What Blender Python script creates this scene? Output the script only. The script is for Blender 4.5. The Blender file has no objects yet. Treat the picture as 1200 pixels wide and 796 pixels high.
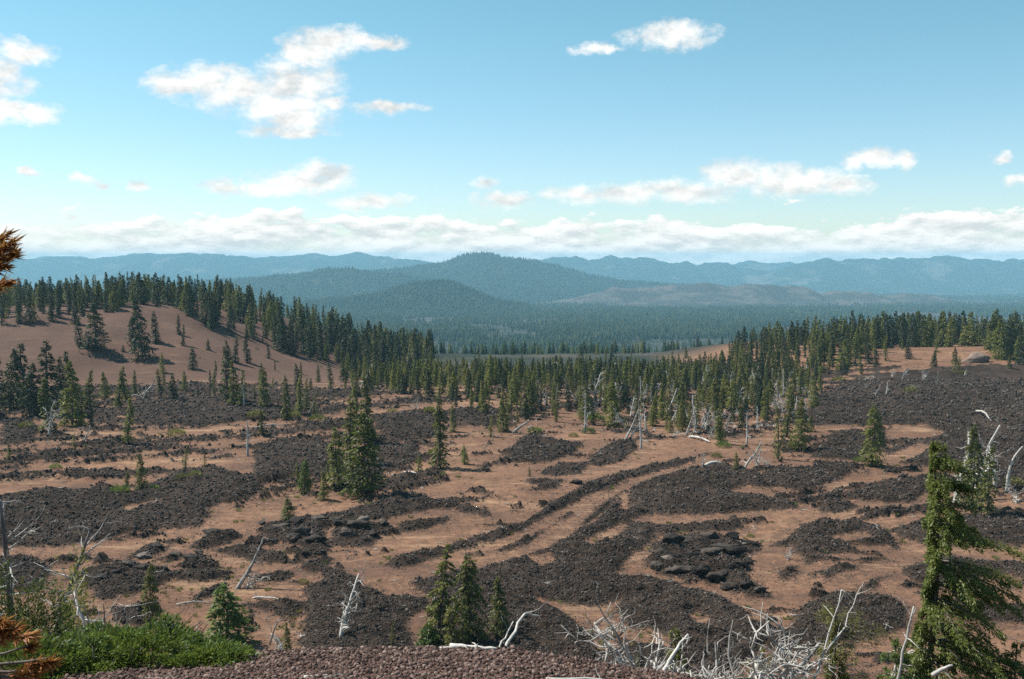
import bpy, math, random
import numpy as np
from mathutils import Vector

random.seed(7)
RNG = np.random.default_rng(7)
SC = bpy.context.scene
COL = SC.collection

# ------------------------------------------------------------------ camera
FPX, CX, CY = 1167.0, 600.0, 398.0          # focal length and centre, in photograph pixels
PITCH = math.radians(4.654)
cam_data = bpy.data.cameras.new('camera')
cam_data.lens = 36.0 * FPX / 1200.0
cam_data.sensor_width = 36.0
cam_data.clip_start = 0.05
cam_data.clip_end = 120000.0
cam = bpy.data.objects.new('camera', cam_data)
COL.objects.link(cam)
cam.location = (0, 0, 0)
cam.rotation_euler = (math.radians(90) - PITCH, 0, 0)
SC.camera = cam

# ------------------------------------------------------------------ light, exposure
SUN_ELEV = math.radians(54)
SUN_AZ = math.radians(-68)                   # from +Y (view direction) towards +X; negative = to the left
sun_dir = Vector((math.sin(SUN_AZ) * math.cos(SUN_ELEV), math.cos(SUN_AZ) * math.cos(SUN_ELEV), math.sin(SUN_ELEV)))
sl = bpy.data.lights.new('sun', 'SUN')
sl.energy = 5.0
sl.angle = math.radians(0.53)
sl.color = (1.0, 0.955, 0.88)
sun = bpy.data.objects.new('sun', sl)
COL.objects.link(sun)
sun.rotation_euler = (-sun_dir).to_track_quat('-Z', 'Y').to_euler()
SC.view_settings.view_transform = 'Standard'
SC.view_settings.look = 'None'
SC.view_settings.gamma = 1.0
SC.view_settings.exposure = 0.62
SC.render.engine = 'CYCLES'
SC.cycles.use_denoising = False
SC.cycles.max_bounces = 6
SC.cycles.diffuse_bounces = 3
SC.cycles.glossy_bounces = 1
SC.cycles.transmission_bounces = 2
SC.cycles.volume_bounces = 2
SC.cycles.use_adaptive_sampling = False


# ------------------------------------------------------------------ node helper
class NT:
    def __init__(self, tree):
        self.t = tree
        self.n = tree.nodes
        self.l = tree.links

    def node(self, kind, **kw):
        nd = self.n.new(kind)
        for k, v in kw.items():
            setattr(nd, k, v)
        return nd

    def put(self, sock, v):
        if isinstance(v, bpy.types.NodeSocket):
            self.l.new(v, sock)
        elif v is not None:
            if sock.type == 'RGBA' and not isinstance(v, (int, float)) and len(v) == 3:
                v = (*v, 1.0)
            sock.default_value = v

    def math(self, op, a, b=None, c=None, clamp=False):
        nd = self.node('ShaderNodeMath', operation=op, use_clamp=clamp)
        for i, v in enumerate((a, b, c)):
            if v is not None:
                self.put(nd.inputs[i], v)
        return nd.outputs[0]

    def mix(self, f, a, b, blend='MIX'):
        nd = self.node('ShaderNodeMix', data_type='RGBA', blend_type=blend)
        self.put(nd.inputs[0], f)
        self.put(nd.inputs[6], a)
        self.put(nd.inputs[7], b)
        return nd.outputs[2]

    def ramp(self, f, stops):
        nd = self.node('ShaderNodeValToRGB')
        cr = nd.color_ramp
        while len(cr.elements) < len(stops):
            cr.elements.new(0.5)
        for e, (p, c) in zip(cr.elements, stops):
            e.position = p
            e.color = (*c, 1.0) if len(c) == 3 else c
        self.put(nd.inputs[0], f)
        return nd.outputs[0]

    def mapr(self, v, a, b, c=0.0, d=1.0, smooth=True):
        nd = self.node('ShaderNodeMapRange', interpolation_type='SMOOTHSTEP' if smooth else 'LINEAR')
        for i, x in enumerate((v, a, b, c, d)):
            self.put(nd.inputs[i], x)
        return nd.outputs[0]

    def noise(self, vec, scale, detail=4.0, rough=0.55, dist=0.0):
        nd = self.node('ShaderNodeTexNoise')
        self.put(nd.inputs['Vector'], vec)
        nd.inputs['Scale'].default_value = scale
        nd.inputs['Detail'].default_value = detail
        nd.inputs['Roughness'].default_value = rough
        nd.inputs['Distortion'].default_value = dist
        return nd.outputs[0]

    def mapping(self, vec, scale=(1, 1, 1), loc=(0, 0, 0), kind='POINT'):
        nd = self.node('ShaderNodeMapping', vector_type=kind)
        self.put(nd.inputs['Vector'], vec)
        nd.inputs['Scale'].default_value = scale
        nd.inputs['Location'].default_value = loc
        return nd.outputs[0]


# ------------------------------------------------------------------ world: Nishita sky with clouds
def px_dir(px, py):
    """unit direction of a photograph pixel from the camera"""
    a, b = (px - CX) / FPX, -(py - CY) / FPX
    cp, sp = math.cos(PITCH), math.sin(PITCH)
    v = Vector((a, cp + b * sp, -sp + b * cp))
    return v.normalized()


def px_azel(px, py):
    d = px_dir(px, py)
    return math.degrees(math.atan2(d.x, d.y)), math.degrees(math.asin(d.z))


CLOUDS = [  # photograph x, y, half width, half height of each lobe of each cloud
    (285, 105, 75, 27), (345, 98, 58, 32), (248, 95, 50, 21), (210, 98, 40, 17), (322, 122, 72, 24), (345, 138, 48, 16), (390, 120, 26, 8),
    (384, 50, 52, 19), (362, 62, 34, 18), (440, 49, 38, 9), (340, 153, 48, 9), (455, 127, 42, 7),
    (28, 62, 40, 16), (2, 88, 34, 26), (20, 132, 48, 16),
    (265, 218, 26, 9), (345, 212, 54, 16), (385, 206, 36, 16), (312, 222, 42, 11), (432, 236, 48, 10),
    (38, 201, 11, 6), (97, 208, 13, 7), (155, 219, 17, 6), (112, 216, 9, 5), (568, 214, 20, 8), (590, 236, 38, 11),
    (787, 40, 52, 17), (705, 57, 30, 6),
    (680, 228, 40, 11), (740, 226, 52, 14), (805, 223, 72, 15), (870, 207, 46, 20), (930, 213, 64, 19), (985, 218, 34, 14),
    (1000, 192, 16, 9), (1030, 184, 36, 10), (1060, 188, 15, 10), (1190, 210, 20, 8), (1172, 187, 11, 6),
]


def make_world():
    w = bpy.data.worlds.new('World')
    SC.world = w
    w.use_nodes = True
    T = NT(w.node_tree)
    T.n.clear()
    out = T.node('ShaderNodeOutputWorld')
    bg = T.node('ShaderNodeBackground')
    T.l.new(bg.outputs[0], out.inputs[0])
    sky = T.node('ShaderNodeTexSky', sky_type='NISHITA')
    sky.sun_disc = False
    sky.sun_elevation = SUN_ELEV
    sky.sun_rotation = SUN_AZ
    sky.altitude = 1600
    sky.air_density = 1.0
    sky.dust_density = 1.2
    sky.ozone_density = 1.0
    tc = T.node('ShaderNodeTexCoord').outputs['Generated']
    sep = T.node('ShaderNodeSeparateXYZ')
    T.l.new(tc, sep.inputs[0])
    az = T.math('MULTIPLY', T.math('ARCTAN2', sep.outputs[0], sep.outputs[1]), 57.29578)
    el = T.math('MULTIPLY', T.math('ARCSINE', sep.outputs[2]), 57.29578)
    tint = T.ramp(T.mapr(el, 0.0, 40.0, smooth=False), [(0.0, (0.96, 0.98, 1.0)), (0.14, (0.90, 1.06, 1.02)), (0.32, (0.80, 1.14, 0.98)), (0.7, (0.68, 1.15, 1.00))])
    tinted = T.mix(1.0, sky.outputs[0], tint, 'MULTIPLY')
    comb = T.node('ShaderNodeCombineXYZ')
    T.l.new(az, comb.inputs[0])
    T.l.new(el, comb.inputs[1])
    p = comb.outputs[0]
    # ragged outlines: push the lookup position about with noise
    dvec = T.mapping(tc, (1, 1, 1.6))
    nz = T.node('ShaderNodeTexNoise')
    T.put(nz.inputs['Vector'], dvec)
    nz.inputs['Scale'].default_value = 26.0
    nz.inputs['Detail'].default_value = 6.0
    nz.inputs['Roughness'].default_value = 0.6
    off = T.node('ShaderNodeVectorMath', operation='SUBTRACT')
    T.l.new(nz.outputs['Color'], off.inputs[0])
    off.inputs[1].default_value = (0.5, 0.5, 0.5)
    sc_ = T.node('ShaderNodeVectorMath', operation='MULTIPLY')
    T.l.new(off.outputs[0], sc_.inputs[0])
    sc_.inputs[1].default_value = (2.6, 1.5, 0)
    add = T.node('ShaderNodeVectorMath', operation='ADD')
    T.l.new(p, add.inputs[0])
    T.l.new(sc_.outputs[0], add.inputs[1])
    pw = add.outputs[0]
    field = None
    for (x, y, hw, hh) in CLOUDS:
        a0, e0 = px_azel(x, y)
        sa = abs(px_azel(x + hw, y)[0] - px_azel(x - hw, y)[0]) / 2 * 1.3
        se = abs(px_azel(x, y + hh)[1] - px_azel(x, y - hh)[1]) / 2 * 1.3
        m = T.mapping(pw, (sa, se, 1), (a0, e0, 0), 'TEXTURE')
        g = T.node('ShaderNodeTexGradient', gradient_type='SPHERICAL')
        T.l.new(m, g.inputs[0])
        field = g.outputs['Fac'] if field is None else T.math('MAXIMUM', field, g.outputs['Fac'])
    fine = T.noise(T.mapping(tc, (1, 1, 1.5)), 55.0, 7.0, 0.62)
    billow = T.noise(T.mapping(tc, (1, 1, 2.2)), 17.0, 5.0, 0.55)
    # scattered clouds in the rest of the sky
    aside = T.mapr(T.math('ABSOLUTE', az), 30.0, 44.0)
    above = T.mapr(el, 21.0, 32.0)
    rest = T.math('MAXIMUM', aside, above)
    far_n = T.noise(T.mapping(tc, (1, 1, 2.4)), 5.0, 6.0, 0.55)
    rest_f = T.math('MULTIPLY', rest, T.mapr(far_n, 0.58, 0.78, 0, 0.6))
    field = T.math('MAXIMUM', field, rest_f)
    dens = T.mapr(T.math('ADD', field, T.math('MULTIPLY', T.math('SUBTRACT', fine, 0.5), 1.35)), -0.06, 0.85)
    dens = T.math('MULTIPLY', dens, T.mapr(field, 0.0, 0.10))
    # the bank of cloud low over the horizon, layer on layer of small cumulus
    bv = T.mapping(tc, (1, 1, 2.9))
    bn = T.noise(bv, 17.0, 8.0, 0.60)
    bn_up = T.noise(T.mapping(tc, (1, 1, 2.9), (-0.004, 0, 0.016)), 17.0, 8.0, 0.60)
    lay = T.noise(T.mapping(tc, (1, 1, 14.0)), 5.0, 5.0, 0.6)
    edge = T.math('SUBTRACT', T.math('ADD', 2.2, T.math('MULTIPLY', T.math('SUBTRACT', bn, 0.5), 5.6)), el)
    bank = T.mapr(edge, -0.10, 0.30)
    low = T.mapr(el, 0.9, 0.1)
    bank = T.math('MULTIPLY', bank, T.mapr(T.math('ADD', T.math('MULTIPLY', bn, 0.6), T.math('MULTIPLY', lay, 0.4)), 0.38, 0.53, 0.55, 1.0))
    bank = T.math('MAXIMUM', bank, low)
    both = T.math('MAXIMUM', T.math('MULTIPLY', dens, 0.95), T.math('MULTIPLY', bank, 0.96))
    # sunlit tops and grey undersides: how much cloud stands above and sunwards
    fine_up = T.noise(T.mapping(tc, (1, 1, 1.5), (-0.006, 0.0, 0.010)), 55.0, 7.0, 0.62)
    bill_up = T.noise(T.mapping(tc, (1, 1, 2.2), (-0.012, 0.0, 0.022)), 17.0, 5.0, 0.55)
    relief_hi = T.math('ADD', T.math('MULTIPLY', T.math('SUBTRACT', fine, fine_up), 0.7), T.math('MULTIPLY', T.math('SUBTRACT', billow, bill_up), 1.5))
    relief_lo = T.math('MULTIPLY', T.math('SUBTRACT', bn, bn_up), 2.4)
    relief = T.mix(T.mapr(el, 2.6, 4.2), relief_lo, relief_hi)
    light = T.math('ADD', 0.5, relief)
    ccol = T.ramp(light, [(0.22, (5.0, 5.15, 5.15)), (0.46, (6.7, 6.6, 6.35)), (0.70, (8.0, 7.8, 7.45))])
    colr = T.mix(both, tinted, ccol)
    T.l.new(colr, bg.inputs[0])
    bg.inputs[1].default_value = 0.095
    w.cycles.sampling_method = 'MANUAL'
    w.cycles.sample_map_resolution = 512


make_world()


# ------------------------------------------------------------------ noise in numpy
def _hash(ix, iy, seed):
    h = (ix.astype(np.int64) * 374761393 + iy.astype(np.int64) * 668265263 + seed * 974634777) & 0x7fffffff
    h = ((h ^ (h >> 13)) * 1274126177) & 0x7fffffff
    h = h ^ (h >> 16)
    return (h & 0xffff) / 65535.0


def vnoise(x, y, seed=0):
    x, y = np.asarray(x, float), np.asarray(y, float)
    ix, iy = np.floor(x), np.floor(y)
    fx, fy = x - ix, y - iy
    ux, uy = fx * fx * (3 - 2 * fx), fy * fy * (3 - 2 * fy)
    a, b = _hash(ix, iy, seed), _hash(ix + 1, iy, seed)
    c, d = _hash(ix, iy + 1, seed), _hash(ix + 1, iy + 1, seed)
    return (a * (1 - ux) + b * ux) * (1 - uy) + (c * (1 - ux) + d * ux) * uy


def fbm(x, y, oct=4, seed=0, gain=0.5):
    s, amp, tot = 0.0, 1.0, 0.0
    ca, sa = math.cos(0.6), math.sin(0.6)
    x, y = np.asarray(x, float), np.asarray(y, float)
    for o in range(oct):
        s = s + amp * vnoise(x, y, seed + o * 17)
        tot += amp
        amp *= gain
        x, y = (x * ca - y * sa) * 2.03 + 11.3, (x * sa + y * ca) * 2.03 + 5.7
    return s / tot


def sstep(a, b, v):
    t = np.clip((np.asarray(v, float) - a) / (b - a), 0, 1)
    return t * t * (3 - 2 * t)


# ------------------------------------------------------------------ terrain
FLOOR, PLAIN = -28.0, -120.0


def base_z(x, y):
    """the smooth lie of the land"""
    x, y = np.asarray(x, float), np.asarray(y, float)
    # valley floor
    z = FLOOR + 1.5 * (fbm(x / 38, y / 38, 3, 3) - 0.5) + 0.6 * (fbm(x / 11, y / 11, 2, 9) - 0.5)
    # beyond the rim the land falls to the plain
    rim = 318 + 14 * (fbm(x / 60, x * 0 + 3.3, 2, 21) - 0.5)
    z = z - 8.0 * sstep(195, 325, y)
    z = z + (PLAIN - FLOOR + 8.0) * sstep(0, 1, (y - rim) / 720.0)
    z = z - 0.0205 * np.maximum(y - 1400, 0)
    # the hill on the left
    u = x + 0.03 * (y - 290)
    along = sstep(-30, -112, u)
    along = along * (1 - 0.10 * sstep(-120, -175, u))
    across = sstep(222, 300, y - 12 * (fbm(x / 25, y / 60, 2, 31) - 0.5)) * (1 - sstep(330, 620, y))
    z = z + 21.5 * along * across * (1 + 0.12 * (fbm(x / 22, y / 30, 3, 41) - 0.5))
    # the low hill on the right
    along = sstep(52, 96, x) * (1 - 0.25 * sstep(150, 230, x))
    across = sstep(232, 292, y - 10 * (fbm(x / 25, y / 60, 2, 51) - 0.5)) * (1 - sstep(312, 560, y))
    z = z + 7.4 * along * across
    # lava field rising to the right
    z = z + 1.2 * sstep(40, 130, x) * sstep(120, 230, y)
    # the slope the camera stands on
    lip = 11.0 + 0.5 * (fbm(x / 1.4, x * 0, 2, 61) - 0.5)
    slope = np.where(y < lip, -1.72 - 0.243 * y, -1.72 - 0.243 * lip - 0.56 * (y - lip))
    slope = slope - 0.20 * np.maximum(x, 0) * sstep(2, 9, y) - 0.03 * np.maximum(-x, 0) * sstep(2, 9, y)
    slope = slope + 0.12 * (fbm(x / 1.1, y / 1.1, 3, 71) - 0.5) * sstep(2, 6, y)
    slope = np.maximum(slope, -400)
    k = 3.0   # soft join at the foot of the slope
    d = np.clip((slope - z) / k, -40, 40)
    return np.where(y < 80, z + k * np.log1p(np.exp(d)) * (1.0), z)


def at(px, py, far=2500.0):
    """the point of the land under a photograph pixel"""
    d = px_dir(px, py)
    t = np.concatenate([np.arange(2, 60, 0.25), np.arange(60, 420, 0.5), np.arange(420, far, 4.0)])
    z = base_z(d.x * t, d.y * t)
    below = np.nonzero(d.z * t < z)[0]
    if len(below) == 0:
        return None
    i = below[0]
    lo, hi = (t[i - 1] if i else 1.0), t[i]
    for _ in range(18):
        m = 0.5 * (lo + hi)
        if d.z * m < base_z(d.x * m, d.y * m):
            hi = m
        else:
            lo = m
    return Vector((d.x * hi, d.y * hi, d.z * hi))


LAVA = [  # outlines of the dark flows, in photograph pixels, laid on the land
    [(0, 585), (60, 572), (120, 575), (150, 582), (200, 555), (250, 547), (300, 559), (314, 571), (300, 582), (268, 588), (242, 597), (245, 606), (232, 618), (190, 622), (150, 626), (110, 636), (65, 641), (20, 642), (-30, 645), (-30, 590)],
    [(-40, 655), (40, 655), (60, 670), (50, 690), (-40, 700)],
    [(70, 680), (95, 668), (130, 664), (155, 656), (175, 664), (200, 671), (235, 667), (272, 671), (271, 680), (235, 683), (200, 681), (180, 691), (150, 697), (120, 704), (105, 702), (110, 695), (95, 690), (85, 686)],
    [(153, 652), (175, 639), (198, 640), (190, 648), (170, 656)], [(215, 660), (232, 651), (256, 660), (245, 664), (218, 664)],
    [(185, 656), (215, 647), (211, 657), (190, 661)], [(216, 641), (245, 626), (280, 626), (284, 632), (255, 641), (230, 645)],
    [(246, 645), (285, 642), (342, 652), (332, 661), (300, 661), (275, 652)], [(215, 708), (240, 692), (264, 683), (266, 690), (235, 706)],
    [(298, 623), (315, 614), (345, 609), (385, 611), (420, 612), (460, 617), (466, 625), (447, 628), (432, 641), (395, 641), (386, 636), (384, 646), (365, 647), (340, 640), (320, 632)],
    [(460, 616), (490, 611), (530, 604), (530, 612), (500, 621), (468, 624)],
    [(330, 609), (400, 602), (440, 591), (465, 584), (452, 578), (480, 579), (515, 587), (546, 591), (576, 600), (580, 607), (560, 606), (530, 598), (505, 598), (480, 604), (450, 609), (400, 612)],
    [(505, 592), (540, 590), (580, 600), (580, 608), (545, 600)],
    [(300, 655), (320, 645), (342, 652), (340, 659), (310, 663)],
    [(345, 661), (385, 655), (381, 664), (400, 668), (420, 676), (431, 690), (460, 700), (500, 703), (506, 712), (487, 720), (479, 735), (490, 752), (490, 790), (400, 790), (345, 780), (350, 742), (335, 726), (300, 713), (270, 710), (330, 706), (360, 710), (356, 690), (385, 685), (375, 673), (350, 669)],
    [(296, 673), (345, 668), (351, 676), (330, 682), (298, 684)],
    [(477, 684), (510, 674), (560, 668), (610, 655), (660, 632), (700, 608), (722, 588), (745, 570), (800, 570), (870, 579), (936, 590), (932, 597), (850, 604), (790, 606), (757, 607), (790, 614), (870, 611), (872, 621), (800, 626), (773, 628), (760, 640), (730, 662), (722, 674), (760, 678), (815, 690), (850, 700), (878, 720), (870, 728), (905, 735), (928, 746), (890, 762), (850, 800), (600, 800), (520, 780), (506, 702)],
    [(757, 661), (762, 640), (790, 631), (820, 627), (860, 631), (892, 640), (886, 646), (872, 650), (881, 660), (879, 678), (890, 690), (903, 700), (880, 701), (850, 693), (845, 686), (800, 679), (770, 673)],
    [(614, 612), (640, 594), (670, 577), (700, 562), (750, 549), (800, 539), (832, 531), (802, 546), (760, 556), (720, 568), (690, 581), (665, 593), (640, 606), (625, 614)],
    [(445, 663), (465, 651), (500, 646), (540, 635), (590, 621), (614, 611), (632, 613), (600, 627), (550, 643), (500, 659), (465, 668)],
    [(578, 647), (630, 625), (668, 601), (668, 608), (640, 626), (600, 643), (583, 648)],
    [(676, 612), (700, 589), (715, 576), (730, 571), (722, 588), (700, 607), (685, 617)],
    [(700, 575), (740, 563), (790, 552), (830, 546), (870, 551), (902, 562), (896, 576), (830, 579), (780, 579), (745, 574)],
    [(888, 560), (900, 551), (940, 547), (985, 544), (1018, 545), (1000, 553), (980, 563), (950, 577), (920, 573), (895, 569)],
    [(973, 584), (1000, 577), (1020, 569), (1050, 574), (1086, 578), (1070, 589), (1040, 589), (1000, 586)],
    [(1038, 567), (1060, 561), (1096, 564), (1090, 571), (1050, 573)], [(898, 591), (925, 585), (942, 597), (903, 599)],
    [(953, 599), (965, 589), (985, 589), (1002, 594), (985, 601), (965, 602)],
    [(903, 641), (925, 625), (940, 616), (960, 611), (1000, 611), (1030, 617), (1046, 628), (1054, 644), (1035, 648), (1040, 656), (1015, 661), (980, 658), (945, 661), (935, 651), (925, 641)],
    [(911, 669), (925, 661), (936, 664), (937, 673), (920, 680), (911, 675)], [(948, 673), (975, 663), (1011, 662), (1006, 669), (985, 673), (970, 682)],
    [(998, 693), (1020, 679), (1047, 673), (1032, 685), (1015, 698)],
    [(929, 716), (965, 697), (1010, 697), (1045, 700), (1068, 712), (1062, 736), (1020, 751), (960, 756), (930, 746)],
    [(862, 735), (930, 740), (992, 752), (962, 766), (900, 760)],
    [(1038, 623), (1075, 611), (1100, 609), (1230, 596), (1230, 640), (1110, 640), (1080, 638)],
    [(1058, 668), (1085, 655), (1200, 660), (1230, 690), (1120, 690), (1070, 685)], [(1100, 705), (1230, 712), (1230, 735), (1130, 725)],
    [(935, 500), (955, 466), (1000, 447), (1080, 434), (1150, 428), (1260, 426), (1260, 600), (1130, 560), (1125, 520), (1080, 500), (1000, 498)],
    [(1030, 530), (1070, 515), (1110, 512), (1140, 520), (1130, 545), (1090, 548), (1050, 542)], [(955, 520), (1000, 515), (1020, 530), (1000, 540), (950, 538)],
    [(588, 531), (620, 509), (650, 516), (682, 520), (676, 531), (640, 541), (598, 543)], [(688, 541), (700, 530), (715, 519), (742, 517), (747, 525), (730, 541), (700, 546)],
    [(625, 557), (650, 547), (686, 544), (681, 556), (650, 559)], [(620, 575), (660, 561), (652, 573), (625, 577)],
    [(428, 491), (510, 479), (518, 510), (480, 516), (450, 506)], [(438, 520), (490, 524), (494, 535), (470, 544), (438, 541)],
    [(296, 526), (350, 519), (402, 530), (392, 546), (340, 561), (310, 557), (296, 562)], [(530, 483), (580, 478), (590, 490), (560, 500), (530, 495)],
    [(0, 500), (40, 495), (45, 510), (20, 522), (0, 522)], [(150, 470), (220, 468), (300, 462), (330, 480), (270, 496), (200, 492), (155, 490)],
]
CINDER = [[(556, 658), (610, 641), (645, 620), (680, 596), (705, 579), (745, 560), (800, 547), (800, 552), (750, 567), (722, 580), (702, 595), (674, 618), (642, 641), (600, 657)],
    # bare channels of cinder through the flows
    [(626, 703), (650, 705), (690, 712), (726, 705), (720, 722), (735, 735), (775, 742), (792, 762), (740, 751), (690, 740), (680, 731), (660, 719)],
    [(688, 636), (700, 628), (728, 615), (734, 618), (715, 632), (696, 638)], [(618, 653), (640, 649), (647, 660), (635, 664)],
    [(808, 721), (820, 716), (827, 726), (842, 738), (818, 733)], [(727, 676), (733, 658), (746, 647), (757, 655), (747, 668)],
    [(478, 733), (495, 717), (507, 735), (492, 752)], [(968, 631), (1010, 624), (1022, 630), (985, 635)], [(1000, 640), (1040, 640), (1050, 648), (1010, 647)],
    [(945, 651), (1000, 649), (1036, 653), (1000, 656)], [(1035, 504), (1080, 498), (1106, 507), (1090, 516), (1040, 517)], [(1028, 547), (1060, 541), (1092, 524), (1075, 520), (1035, 536)],
    [(724, 600), (729, 577), (736, 580), (738, 600)], [(738, 612), (760, 604), (830, 604), (935, 597), (930, 604), (850, 609), (780, 617)],
    [(855, 575), (875, 570), (905, 577), (900, 583), (870, 581)], [(135, 598), (165, 590), (205, 583), (180, 592), (150, 600)], [(340, 728), (356, 715), (356, 738), (345, 745)],
    [(1130, 680), (1180, 672), (1200, 684), (1150, 695)], [(690, 752), (720, 748), (735, 757), (700, 764)], [(380, 622), (390, 617), (388, 637), (382, 632)],
]


def _to_world(poly):
    out = []
    for (px, py) in poly:
        p = at(px, min(py, 800))
        if p is not None:
            out.append((p.x, p.y))
    return np.array(out)


LAVA_W = [_to_world(p) for p in LAVA]
CINDER_W = [_to_world(p) for p in CINDER]


def poly_sd(P, x, y):
    """signed distance, positive inside"""
    n = len(P)
    inside = np.zeros(x.shape, bool)
    dist = np.full(x.shape, 1e9)
    for i in range(n):
        ax, ay = P[i]
        bx, by = P[(i + 1) % n]
        ex, ey = bx - ax, by - ay
        L2 = ex * ex + ey * ey + 1e-9
        t = np.clip(((x - ax) * ex + (y - ay) * ey) / L2, 0, 1)
        dist = np.minimum(dist, (x - ax - t * ex) ** 2 + (y - ay - t * ey) ** 2)
        c = (ay > y) != (by > y)
        inside ^= c & (x < (bx - ax) * (y - ay) / (by - ay + 1e-12) + ax)
    d = np.sqrt(dist)
    return np.where(inside, d, -d)


def lava_depth(x, y):
    """about the distance in metres into a lava flow (negative: bare cinder)"""
    x, y = np.asarray(x, float), np.asarray(y, float)
    shp = x.shape
    x, y = x.ravel(), y.ravel()
    s = np.full(x.shape, -9.0)
    wob = 1.7 * (fbm(x / 5.5, y / 5.5, 3, 101) - 0.5) + 1.1 * (fbm(x / 1.3, y / 1.3, 2, 111) - 0.5)
    wob = wob * (0.55 + 0.45 * sstep(60, 200, y))
    for P in LAVA_W:
        m = (x > P[:, 0].min() - 4) & (x < P[:, 0].max() + 4) & (y > P[:, 1].min() - 4) & (y < P[:, 1].max() + 4)
        if m.any():
            s[m] = np.maximum(s[m], poly_sd(P, x[m], y[m]))
    # smaller flows and streaks that nobody would trace, by region
    u = x / np.maximum(y, 1)
    wx, wy = x + 9 * (fbm(x / 30, y / 30, 2, 121) - 0.5), y + 9 * (fbm(x / 30, y / 30, 2, 131) - 0.5)
    streak = fbm((wx * 0.93 + wy * 0.37) / 15, (wy * 0.93 - wx * 0.37) / 3.3, 5, 141, 0.68)
    lvl = 0.63 - 0.06 * sstep(0.02, -0.25, u) * sstep(105, 125, y) - 0.075 * sstep(150, 185, y) - 0.09 * sstep(0.25, 0.42, u) * sstep(85, 105, y) + 0.10 * sstep(118, 100, y)
    lvl = lvl + 0.3 * sstep(75, 62, y)
    s = np.maximum(s, (streak - lvl) * 22.0)
    s = np.maximum(s, (fbm(x / 4.2 + 31, y / 2.6, 4, 151, 0.62) - 0.70) * 14.0 * sstep(60, 75, y))
    s = s + wob
    for P in CINDER_W:
        m = (x > P[:, 0].min() - 4) & (x < P[:, 0].max() + 4) & (y > P[:, 1].min() - 4) & (y < P[:, 1].max() + 4)
        if m.any():
            s[m] = np.minimum(s[m], -poly_sd(P, x[m], y[m]) + wob[m] * 0.6)
    # the hills themselves are bare cinder, and the flows end past the rim
    hill = sstep(-34, -60, x) * sstep(226, 242, y) + sstep(58, 80, x) * sstep(258, 280, y) + sstep(330, 400, y) + sstep(56, 50, y)
    s = s - 30 * np.clip(hill, 0, 1)
    return s.reshape(shp)


def ground_z(x, y, s=None):
    """the land with the flows lying on it"""
    x, y = np.asarray(x, float), np.asarray(y, float)
    z = base_z(x, y)
    if s is None:
        s = lava_depth(x, y)
    near = sstep(48, 58, y) * (1 - sstep(380, 460, y))
    m = sstep(-0.2, 1.1, s)
    rub = fbm(x / 1.5, y / 1.5, 3, 201, 0.6) - 0.35
    ridge = np.abs(fbm(x / 5.0, y / 3.2, 3, 211) - 0.5) * 2
    z = z + near * (m * (0.30 + 0.95 * rub + 0.75 * ridge * sstep(0.3, 3, s)) + (1 - m) * 0.10 * (fbm(x / 3.1, y / 3.1, 2, 221) - 0.5))
    return z


def gz(x, y):
    return float(ground_z(np.array([x]), np.array([y]))[0])


# ------------------------------------------------------------------ object helpers
def mesh_np(name, V, tris=None, quads=None, mats=(), smooth=False):
    me = bpy.data.meshes.new(name)
    V = np.asarray(V, np.float32).reshape(-1, 3)
    tris = np.zeros((0, 3), np.int32) if tris is None or len(tris) == 0 else np.asarray(tris, np.int32).reshape(-1, 3)
    quads = np.zeros((0, 4), np.int32) if quads is None or len(quads) == 0 else np.asarray(quads, np.int32).reshape(-1, 4)
    me.vertices.add(len(V))
    me.vertices.foreach_set('co', V.ravel())
    li = np.concatenate([tris.ravel(), quads.ravel()])
    tot = np.concatenate([np.full(len(tris), 3, np.int32), np.full(len(quads), 4, np.int32)])
    me.loops.add(len(li))
    me.loops.foreach_set('vertex_index', li)
    me.polygons.add(len(tot))
    start = np.concatenate([[0], np.cumsum(tot)[:-1]]).astype(np.int32)
    me.polygons.foreach_set('loop_start', start)
    me.polygons.foreach_set('loop_total', tot)
    if smooth:
        me.polygons.foreach_set('use_smooth', np.ones(len(tot), bool))
    for m in mats:
        me.materials.append(m)
    me.update(calc_edges=True)
    return me


def link(name, me, parent=None, **props):
    o = bpy.data.objects.new(name, me)
    COL.objects.link(o)
    if parent is not None:
        o.parent = parent
    for k, v in props.items():
        if v is not None:
            o[k] = v
    return o


def empty(name, loc, rz=0.0, scale=(1, 1, 1), **props):
    o = link(name, None, **props)
    o.empty_display_size = 0.2
    o.location = loc
    o.rotation_euler = (0, 0, rz)
    o.scale = scale
    return o


def grid_quads(nr, nc):
    i = np.arange(nr * nc).reshape(nr, nc)
    return np.stack([i[:-1, :-1], i[:-1, 1:], i[1:, 1:], i[1:, :-1]], -1).reshape(-1, 4)


# ------------------------------------------------------------------ materials
def new_mat(name, rough=0.9, spec=0.2):
    m = bpy.data.materials.new(name)
    m.use_nodes = True
    T = NT(m.node_tree)
    b = T.n['Principled BSDF']
    b.inputs['Roughness'].default_value = rough
    b.inputs['Specular IOR Level'].default_value = spec
    return m, T, b


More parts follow.
